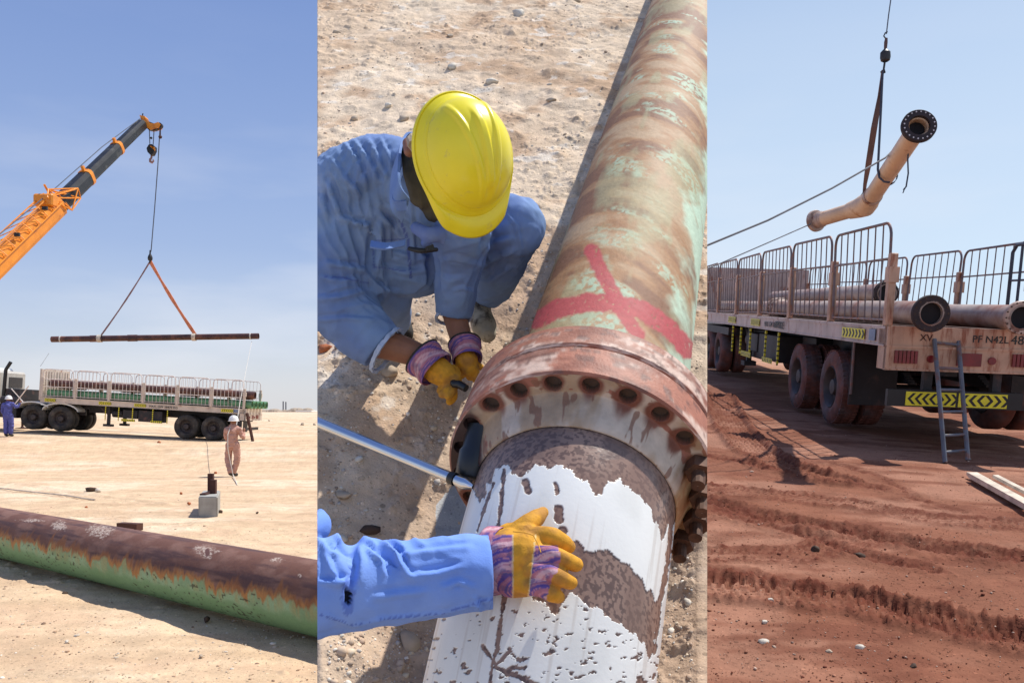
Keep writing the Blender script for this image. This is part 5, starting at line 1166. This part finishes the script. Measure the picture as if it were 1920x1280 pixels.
for pts in ([(700, 452), (758, 448)], [(698, 460), (702, 500), (760, 508)], [(596, 520), (640, 520), (690, 530)]):
    st = seg_dist(px_, py_, pts)[0]; cc = mixc(cc, (.08,.12,.36), (st < 1.2)*.7)
me.attributes.remove(me.attributes['Col']); setcol(me, cc); me.transform(Matrix.Translation(-RL)); clip_mesh(me, RL); link(me, 'coverall', M['cloth_blue'], root, smooth='all')
def cloth_piece(name, poly, w0, w1, th=.006, bend=0, lift=0):
    """small sewn piece given by its outline on the cloth"""
    pts = [Q(x, y, w) for x, y, w in poly]; n = len(pts); up = (Vector((0, 0, CZ))-pts[0]).normalized()*th
    m = MB().add([p for p in pts]+[p+up for p in pts], [tuple(range(n)), tuple(reversed(range(n, 2*n)))]+[(i, n+i, n+(i+1) % n, (i+1) % n) for i in range(n)])
    me = m.mesh(name, RL); bm = bmesh.new(); bm.from_mesh(me); bmesh.ops.triangulate(bm, faces=bm.faces[:]); bmesh.ops.subdivide_edges(bm, edges=bm.edges[:], cuts=2, use_grid_fill=True); bmesh.ops.recalc_face_normals(bm, faces=bm.faces[:]); bm.to_mesh(me); bm.free(); blue(me, 220+n); return link(me, name, M['cloth_blue'], root)
# collar: a folded band round the neck
def band(name, pts, hvec, th, mt, root, RL, col=None, n=4, hs=None):
    P_ = [Q(*p) for p in pts]; V_ = []
    k = 5; PP = []
    for i in range(len(P_)-1):
        p0 = P_[max(i-1, 0)]; p1 = P_[i]; p2 = P_[i+1]; p3 = P_[min(i+2, len(P_)-1)]
        for j in range(k):
            t = j/k; PP.append(.5*((2*p1)+(p2-p0)*t+(2*p0-5*p1+4*p2-p3)*t*t+(3*p1-p0-3*p2+p3)*t**3))
    PP.append(P_[-1]); m = MB(); L = len(PP)
    hv = Vector(hvec); v = []
    for i, p in enumerate(PP):
        h = hv*(1 if hs is None else hs[0]+(hs[1]-hs[0])*i/(L-1)); d = (PP[min(i+1, L-1)]-PP[max(i-1, 0)]).normalized(); o_ = d.cross(h).normalized()*th/2
        v += [p-o_, p+o_, p+h+o_, p+h-o_]
    f = []
    for i in range(L-1):
        for j in range(4): f.append((4*i+j, 4*i+(j+1) % 4, 4*i+4+(j+1) % 4, 4*i+4+j))
    f += [(3,2,1,0), (4*L-4, 4*L-3, 4*L-2, 4*L-1)]
    me = m.add(v, f).mesh(name, RL)
    bm = bmesh.new(); bm.from_mesh(me); bmesh.ops.recalc_face_normals(bm, faces=bm.faces[:]); bm.to_mesh(me); bm.free()
    if col is not None: setcol(me, np.ones((len(me.vertices), 3))*np.array(col)) if not callable(col) else col(me)
    return link(me, name, M[mt], root, smooth=True)
collar_h = (E2w*.5-E2u*.55+E2v*.1).normalized()*-.075
band('collar', [(783, 250, .86), (764, 250, .86), (752, 275, .85), (748, 320, .83), (752, 350, .80), (768, 372, .76)], -E2u*.03-E2w*.075, .008, 'cloth_blue', root, RL, lambda me: blue(me, 230))
band('collar_wing', [(752, 312, .82), (742, 345, .79), (738, 374, .76), (762, 376, .76)], -E2w*.03, .006, 'cloth_blue', root, RL, lambda me: blue(me, 231))
# undershirt collar / scarf knot below the hood
m = MB(); qlimb(m, [(782, 428, .61, 12), (808, 440, .60, 15), (842, 432, .60, 12)]); qlimb(m, [(806, 440, .60, 11), (796, 456, .575, 8)]); qlimb(m, [(824, 438, .60, 10), (832, 452, .575, 7)])
me = fuse(m, .006, 2, 'shirt_collar'); folds(me, .006, 233, [], 1.); blue(me, 232, base=(.15,.22,.50)); me.transform(Matrix.Translation(-RL)); link(me, 'shirt_collar', M['cloth_blue'], root, smooth='all')
m = MB(); qlimb(m, [(768, 466, .565, 4), (790, 470, .57, 5), (818, 468, .565, 4)]); m.bar(Q(800, 466, .60), Q(812, 462, .60), .012, .012)
m.build('pocket_pens', M['black'], root, RL)
band('pocket_flap', [(696, 452, .665), (725, 456, .665), (760, 450, .64)], -E2v*.03-E2w*.004, .006, 'cloth_blue', root, RL, lambda me: blue(me, 234))
# head in hood
m = MB(); qlimb(m, [(806, 300, .80, 40), (812, 345, .72, 46), (822, 385, .655, 36)]); qlimb(m, [(775, 290, .80, 22), (780, 330, .76, 24), (790, 370, .70, 22)])
me = fuse(m, .006, 5, 'hood'); folds(me, .006, 240, [(800, 360, .7, 60, E2u+E2v*.4, 110, 1.)], .6); me.transform(Matrix.Translation(-RL)); link(me, 'hood', M['hood'], root, smooth='all')
m = MB(); qlimb(m, [(768, 285, .86, 11), (764, 268, .87, 10)]); link(fuse(m, .005, 2, 'neck'), 'neck', M['skin'], root, (0,0,0), smooth='all').location = -RL
m = MB(); m.tube([Q(774, 255, .90), Q(768, 262, .90), Q(770, 272, .89), Q(778, 282, .88)], .010, 8).tube([Q(772, 262, .90), Q(776, 272, .90)], .016, 8)
m.build('helmet_knob', M['stone_grey'], root, RL, smooth=True)
m = MB(); qlimb(m, [(830, 418, .60, 9), (850, 420, .60, 9), (858, 412, .61, 6)]); me = fuse(m, .004, 2, 'face_shadow_lump'); me.transform(Matrix.Translation(-RL)); link(me, 'face_shadow', M['hood'], root, smooth='all')  # solid dark lump standing in for the shade on the face
# helmet
hc = Q(872, 292, .90)
tv = (Vector((0, 0, CZ))-hc).normalized(); iu = Vector((0, 0, 1)); iu = (iu-tv*iu.dot(tv)).normalized(); ir = Vector((1, 0, 0))
up = (tv*.84+ir*.42+iu*.20).normalized(); fwd = (-iu*1.0+ir*.16); fwd = (fwd-up*fwd.dot(up)).normalized(); rgt = fwd.cross(up)
nu, nv = 160, 90
U, Vv_ = np.meshgrid(np.linspace(0, 2*math.pi, nu, endpoint=False), np.linspace(0, 1, nv))
ang = Vv_*math.pi/2; fr, sd = np.cos(U), np.sin(U)          # fr>0 towards the peak
rx, rz, ry = .131, .139, .155
rad = np.sin(ang)**.92; hz = np.cos(ang)
flare = sst(.90, 1.0, Vv_)*.016*(1-sst(.55, .9, fr)*.3)
X_ = sd*rad*(rx+flare); Yf = fr*rad*(ry+flare); Zz = hz*rz-.004
lat = X_; ridge = .0085*(1-sst(.006, .017, np.abs(lat)))*sst(-.115, -.06, Yf)*(1-sst(.085, .12, Yf))*sst(.15, .35, hz)
lat2 = np.abs(X_)-.036-.02*(-Yf/.12); ridge = ridge+.0055*(1-sst(.004, .012, np.abs(lat2)))*sst(-.10, -.02, -np.abs(Yf+.01)+.07)*sst(.3, .5, hz)
groove = -.004*np.exp(-((Vv_-.86)/.02)**2)
nl = np.stack([X_/rx**2, Yf/ry**2, Zz/rz**2], -1); nl /= np.linalg.norm(nl, axis=-1)[..., None]+1e-9
PP = np.stack([X_, Yf, Zz], -1)+nl*(ridge+groove)[..., None]
# rim roll and peak
th_ = np.linspace(0, 1, 14)[1:]
rimX, rimY, rimZ = PP[-1, :, 0], PP[-1, :, 1], PP[-1, :, 2]
rows_ = [PP]
pk = sst(.30, .75, np.cos(U[0]))
for t in th_:
    ext = .006*t+pk*.052*t; dn = -.004*t-pk*.020*t*t*1.0+.006*math.sin(math.pi*t)
    rows_.append(np.stack([rimX*(1+.05*t*(1-pk)), rimY+ext*pk+(1-pk)*np.cos(U[0])*.006*t, rimZ+dn], -1)[None])
for t in (.5, 1.):   # underside lip
    l = rows_[-1][0]*1.0; l = l*np.array((.975, .975, 1)); l[:, 2] -= .004*t; rows_.append(l[None])
G = np.concatenate(rows_, 0)
Wd = np.array(hc)+G[..., 0:1]*np.array(rgt)+G[..., 1:2]*np.array(fwd)+G[..., 2:3]*np.array(up)
me = grid_mesh('helmet', Wd-np.array(RL), wrap=True); bm = bmesh.new(); bm.from_mesh(me); bmesh.ops.remove_doubles(bm, verts=bm.verts[:], dist=1e-5); bmesh.ops.recalc_face_normals(bm, faces=bm.faces[:]); bm.to_mesh(me); bm.free()
o = link(me, 'helmet', M['helmet_yellow'], root, smooth='all'); sm = o.modifiers.new('s', 'SOLIDIFY'); sm.thickness = .003; sm.offset = -1
# boots
m = MB(); qlimb(m, [(905, 560, .10, 17), (900, 585, .07, 22), (908, 612, .045, 24), (914, 626, .04, 17)]); me = fuse(m, .006, 4, 'boot'); me.transform(Matrix.Translation(-RL)); link(me, 'boot', M['boot'], root, smooth='all')
m = MB(); qlimb(m, [(750, 545, .12, 18), (748, 585, .06, 20), (756, 625, .04, 20)]); me = fuse(m, .006, 4, 'boot'); me.transform(Matrix.Translation(-RL)); link(me, 'boot', M['boot_dark'], root, smooth='all')
# forearms
for l in ([(700, 640, .22, 30), (745, 652, .20, 27), (802, 672, .17, 21)], [(852, 585, .24, 24), (859, 615, .21, 22), (871, 652, .18, 19)]):
    m = MB(); qlimb(m, l, 14); me = fuse(m, .005, 3, 'forearm'); me.transform(Matrix.Translation(-RL)); link(me, 'forearm', M['skin'], root, smooth='all')
# frayed cuffs
for cen, a, b, r in (((702, 642, .22), (724, 652, .21), 50, 0), ((850, 586, .24), (851, 592, .235), 34, 0)) if 0 else ():
    pass
def cuff(c0, c1, rp, name='cuff_hem'):
    a = Q(*c0); b = Q(*c1); r = rp/ppm(*c0)
    me = MB().lathe([(0, r*1.02), (0.0, r*1.05), (.012, r*1.05), (.012, r*.93), (0, r*.93)], a, b-a, 40).mesh(name, RL)
    V = verts(me); V += (RNG.uniform(-.0025, .0025, V.shape)); setv(me, V); setcol(me, np.ones((len(V), 3))*np.array((.42,.50,.66))); clip_mesh(me, RL, fill=False); link(me, name, M['cloth_blue'], root)
cuff((722, 655, .205), (742, 668, .19), 47); cuff((850, 592, .235), (850.5, 606, .22), 33)

# gloves ------------------------------------------------------------
LEA, LEA2 = np.array((.66,.32,.03)), np.array((.42,.20,.045))
def stripe(V, ax, seed, k=230):
    s = V@np.array(ax); a = (np.sin(s*k)+1)/2; b = (np.sin(s*k*.43+1)+1)/2
    c = np.ones((len(V), 3))*np.array((.42,.16,.22)); c = mixc(c, (.13,.08,.28), sst(.45, .55, a)); c = mixc(c, (.62,.38,.42), sst(.78, .84, b)); c = mixc(c, (.50,.22,.28), sst(.88, .92, (np.sin(s*k*1.9)+1)/2)); c = mixc(c, (.10,.09,.22), (fbm(V[:, 0]*60, V[:, 1]*60, V[:, 2]*60, seed, 2) > .66)*.5)
    return c
def leather(V, seed): n = fbm(V[:, 0]*30, V[:, 1]*30, V[:, 2]*30, seed, 4); return mixc(np.ones((len(V), 3))*LEA, LEA2, sst(.42, .68, n)*.9)
def small_glove(cuffl, cax, palm, fingers, seed, tool=None):
    sf = lambda l: [(x+13, y+4, w, r) for x, y, w, r in l]
    cuffl = sf(cuffl); palm = sf(palm); fingers = [sf(f) for f in fingers]
    g = empty('work_glove', Q(*palm[0][:3])); g.parent = root; g.location = Q(*palm[0][:3])-RL; GL_ = Q(*palm[0][:3])
    a, b, ra, rb = Q(*cuffl[0][:3]), Q(*cuffl[1][:3]), cuffl[0][3]/ppm(*cuffl[0][:3]), cuffl[1][3]/ppm(*cuffl[1][:3])
    L = (b-a).length; n_ = 22; me = MB().lathe([(0, ra*.9), (0, ra)]+[(L*t, ra+(rb-ra)*t+.003*math.sin(t*9)) for t in np.linspace(.05, 1, n_)], a, b-a, 48).mesh('cuff', GL_)
    V = verts(me); setcol(me, stripe(V, cax, seed)); link(me, 'cuff', M['glove'], g, smooth='all')
    MB().tube([a+((b-a).orthogonal().normalized()*math.cos(q)+(b-a).normalized().cross((b-a).orthogonal().normalized())*math.sin(q))*ra for q in np.linspace(0, 2*math.pi, 30, endpoint=False)], .004, 6, closed=True).build('cuff_binding', M['black'], g, GL_)
    m = MB(); qlimb(m, palm)
    for f in fingers: qlimb(m, f, 10)
    me = fuse(m, .0035, 3, 'glove_hand'); folds(me, .003, seed, [], 1.); V = verts(me); c = leather(V, seed); setcol(me, c); me.transform(Matrix.Translation(-GL_)); link(me, 'glove_hand', M['glove'], g, smooth='all')
small_glove([(778, 664, .19, 39), (806, 690, .165, 37)], (E2u*.5-E2v), [(806, 690, .16, 27), (822, 700, .15, 24), (835, 708, .14, 19)],
    [[(818, 690, .155, 12), (838, 688, .15, 8.5), (846, 700, .145, 7.5)], [(838, 704, .145, 10), (838, 722, .13, 9), (828, 738, .12, 8)], [(830, 708, .14, 11), (824, 730, .125, 9), (816, 735, .12, 8)], [(826, 712, .13, 10), (812, 728, .12, 8)], [(836, 712, .12, 9), (838, 738, .08, 8), (830, 748, .07, 8.5)]], 300)
small_glove([(858, 640, .185, 30), (864, 672, .165, 27)], (E2v*1.-E2u*.3), [(862, 672, .16, 22), (868, 686, .14, 18)],
    [[(866, 680, .15, 9), (880, 694, .13, 7.5), (878, 706, .11, 7)], [(860, 682, .14, 9), (868, 702, .11, 7.5)], [(854, 682, .14, 8), (852, 700, .12, 7)], [(850, 676, .15, 8), (842, 690, .14, 7)], [(872, 676, .15, 8), (888, 684, .13, 6.5)]], 310)
m = MB(); m.tube([Q(848, 720, .15), Q(860, 720, .15), Q(874, 728, .15)], [.011, .014, .013], 10); m.ball(Q(850, 718, .15), .012)
o = m.build('small_tool', M['tool_black'], None, Q(850, 718, .15), smooth=True); tag(o, 'small black tool held in the left striped glove against the flange', 'tool')
# torque wrench
w0, w1 = Q(560, 776, .34), Q(872, 906, .40)
e = empty('torque_wrench', w1); tag(e, 'long polished steel bar with a black head reaching in from the left', 'wrench')
me = MB().lathe([(0, .0155), ((w1-w0).length*.93, .0135), ((w1-w0).length*.93, .001)], w0, w1-w0, 24).mesh('bar', w1); link(clip_mesh(me, w1, fill=False), 'bar', M['chrome'], e, smooth=True)
dW = (w1-w0).normalized(); MB().lathe([(-.048, .001), (-.048, .015), (-.043, .0165), (-.030, .0165)], w1, dW, 20).build('collar', M['tool_black'], e, w1, smooth=True)
m = MB(); m.tube([w1-dW*.03, w1+dW*.0, w1+dW*.025], [.0135, .016, .006], 12); m.build('end_piece', M['chrome'], e, w1, smooth=True)
m = MB(); m.lathe([(0, .001), (0, .040), (.008, .046), (.07, .046), (.08, .040), (.14, .036), (.15, .001)], Q(886, 900, .36), AD*.6+E2w*.5, 28); m.build('socket_head', M['tool_black'], e, w1, smooth=True)

# --- the second person's arm, reaching in from the left
e = empty('person', Q(700, 1080, .45)); tag(e, 'arm in torn bright blue sleeve and yellow striped glove pressing on the white pipe', 'person'); AL = e.location
m = MB()
qlimb(m, [(520, 1110, .56, 100), (600, 1098, .56, 96), (650, 1100, .55, 86), (720, 1092, .54, 80), (800, 1084, .53, 76), (870, 1074, .525, 73), (916, 1072, .52, 70)], 28, True)
qlimb(m, [(520, 1010, .56, 60), (590, 990, .54, 30), (600, 965, .53, 14)]); qlimb(m, [(640, 1062, .57, 34), (690, 1045, .57, 36), (722, 1052, .57, 30)])
me = fuse(m, .0048, 10, 'sleeve')
folds(me, .014, 400, [(850, 1080, .53, 60, E2u*.5+E2v*.8, 40, .9), (650, 1060, .57, 80, E2u*.9+E2v*.25, 60, 1.6), (740, 1060, .56, 60, E2u*.8+E2v*.7, 55, 1.2), (610, 1080, .56, 60, E2u+E2v*.2, 70, 1.3)], .45)
creases(me, [([(626, 1012), (650, 1027), (672, 1012)], 9, -.016), ([(672, 1012), (709, 1014), (738, 1036), (756, 1066), (770, 1082)], 7, .014), ([(658, 1022), (664, 1055), (660, 1095)], 9, -.016), ([(606, 1030), (622, 1070), (640, 1100)], 8, .012), ([(598, 1090), (630, 1094), (655, 1085)], 6, .010), ([(690, 1030), (712, 1050), (720, 1080)], 6, .010),
 ([(740, 1040), (800, 1036), (880, 1026)], 7, .007), ([(770, 1080), (820, 1076), (870, 1060)], 7, .008), ([(610, 1150), (660, 1172), (720, 1158), (830, 1148), (925, 1122)], 3.5, .006), ([(890, 1120), (900, 1138), (905, 1150)], 5, .009), ([(700, 1120), (750, 1112), (800, 1108)], 7, .007), ([(598, 1010), (612, 1030), (630, 1040)], 6, .010), ([(830, 1100), (860, 1090), (890, 1100)], 6, .006)])
# open cuff end: flatten beyond the wrist
cc = blue(me, 410, base=(.17,.30,.72), dark=(.10,.19,.58), worn=(.26,.40,.76)); V = verts(me); px_, py_ = proj(V)
st = seg_dist(px_, py_, [(596, 1150), (660, 1172), (720, 1160), (830, 1150), (900, 1128), (930, 1122)])[0]; cc = mixc(cc, (.07,.12,.42), (st < 1.3)*.75)
hh = np.hypot((px_-653-(py_-1120)*.0)/5.5, (py_-1118)/17)+(fbm(px_/4, py_/4, 0, 411, 2)-.5)*1.1; cc = mixc(cc, (.012,.014,.03), (hh < .95)*1.); cc = mixc(cc, (.06,.10,.40), ((hh >= .95) & (hh < 2.2))*.5)
N_ = norms(me); V = V-N_*((hh < .95)*.012)[:, None]; setv(me, V)
me.attributes.remove(me.attributes['Col']); setcol(me, cc); me.transform(Matrix.Translation(-AL)); clip_mesh(me, AL); link(me, 'sleeve', M['cloth_blue'], e, smooth='all')
a_, b_ = Q(914, 1072, .52), Q(921, 1071.5, .52); r_ = 69/ppm(914, 1072, .52)
me = MB().lathe([(-.035, r_*.96), (-.004, r_*1.0), (.006, r_*.99), (.006, r_*.93), (-.03, r_*.90)], a_, (b_-a_), 48).mesh('cuff_hem', AL); blue(me, 412, base=(.15,.28,.70)); link(me, 'cuff_hem', M['cloth_blue'], e, smooth=True)
def hand_part(name, limbs, voxel, colf, fold=.002, seed=420):
    m = MB()
    for l in limbs: qlimb(m, l, 14)
    me = fuse(m, voxel, 3, name); folds(me, fold, seed, [], 1.); V = verts(me); c = colf(V, *proj(V)); setcol(me, c); me.transform(Matrix.Translation(-AL)); return link(me, name, M['glove'], e, smooth='all')
TOPW = .52
fing = dict(thumb=[(966, 1000, .55, 20), (988, 984, .56, 19), (1004, 972, .555, 17), (1018, 960, .55, 11)],
    index=[(1000, 1008, .56, 22), (1030, 1006, .575, 20), (1052, 1015, .568, 17.5), (1066, 1024, .54, 14)],
    middle=[(1000, 1038, .56, 20), (1038, 1040, .58, 16.5), (1062, 1050, .57, 16), (1080, 1058, .535, 13.5)],
    ring=[(996, 1068, .55, 19), (1030, 1073, .568, 15.5), (1052, 1083, .558, 15.5), (1070, 1092, .525, 13)],
    little=[(990, 1096, .53, 18), (1016, 1104, .545, 15.5), (1034, 1112, .535, 15.5), (1048, 1119, .505, 12)])
def handcol(V, px, py):
    c = leather(V, 430)
    s = stripe(V, E2v, 431, 420)
    zone = ((px > 1000+(py-1040)*-.12) & (px < 1052-np.abs(py-1045)*.28+np.where(py > 1075, -6, 0)) & (py > 1022))
    zone2 = (px < 962) & (py > 1002)
    c = np.where((zone | zone2)[:, None], s, c)
    st = np.minimum(np.abs(px-(1000+(py-1040)*-.12)), np.abs(px-962)); c = mixc(c, (.75,.60,.30), (st < 1.1)*(py > 1002)*.7)
    for (a0, b0), (a1, b1) in (((975, 990), (990, 1006)), ((985, 985), (1002, 1002))):
        c = mixc(c, (.33,.14,.02), (seg_dist(px, py, [(a0, b0), (a1, b1)])[0] < 1.5)*.6)
    return c
hand = [[(936, 1050, .51, 56), (965, 1044, .53, 56), (985, 1040, .545, 46)], [(960, 1080, .50, 40), (985, 1085, .52, 34)], [(955, 1010, .53, 30), (985, 1008, .55, 30)]]
hand_part('glove_hand', hand+list(fing.values()), .003, handcol, .003)
V0 = None
for k, (nm, l) in enumerate(fing.items()):      # stitched seams between fingers
    pass
MB().tube([Q(x, y, w) for x, y, w in ((962, 996, .60), (985, 998, .61), (1000, 1003, .605), (1010, 1022, .60), (1014, 1035, .60))], .0012, 6).build('seam', M['leather'], e, AL)
a_, b_ = Q(925, 1050, .50), Q(952, 1048, .515); r0 = 64/ppm(930, 1050, .51)
me = MB().lathe([(0, r0*.98)]+[(t*(b_-a_).length, r0*(1.02-.08*t)) for t in np.linspace(0, 1, 10)], a_, b_-a_, 56).mesh('glove_cuff', AL); V = verts(me)+np.array(AL); setcol(me, stripe(V, E2v, 440, 300)); link(me, 'glove_cuff', M['glove'], e, smooth='all')
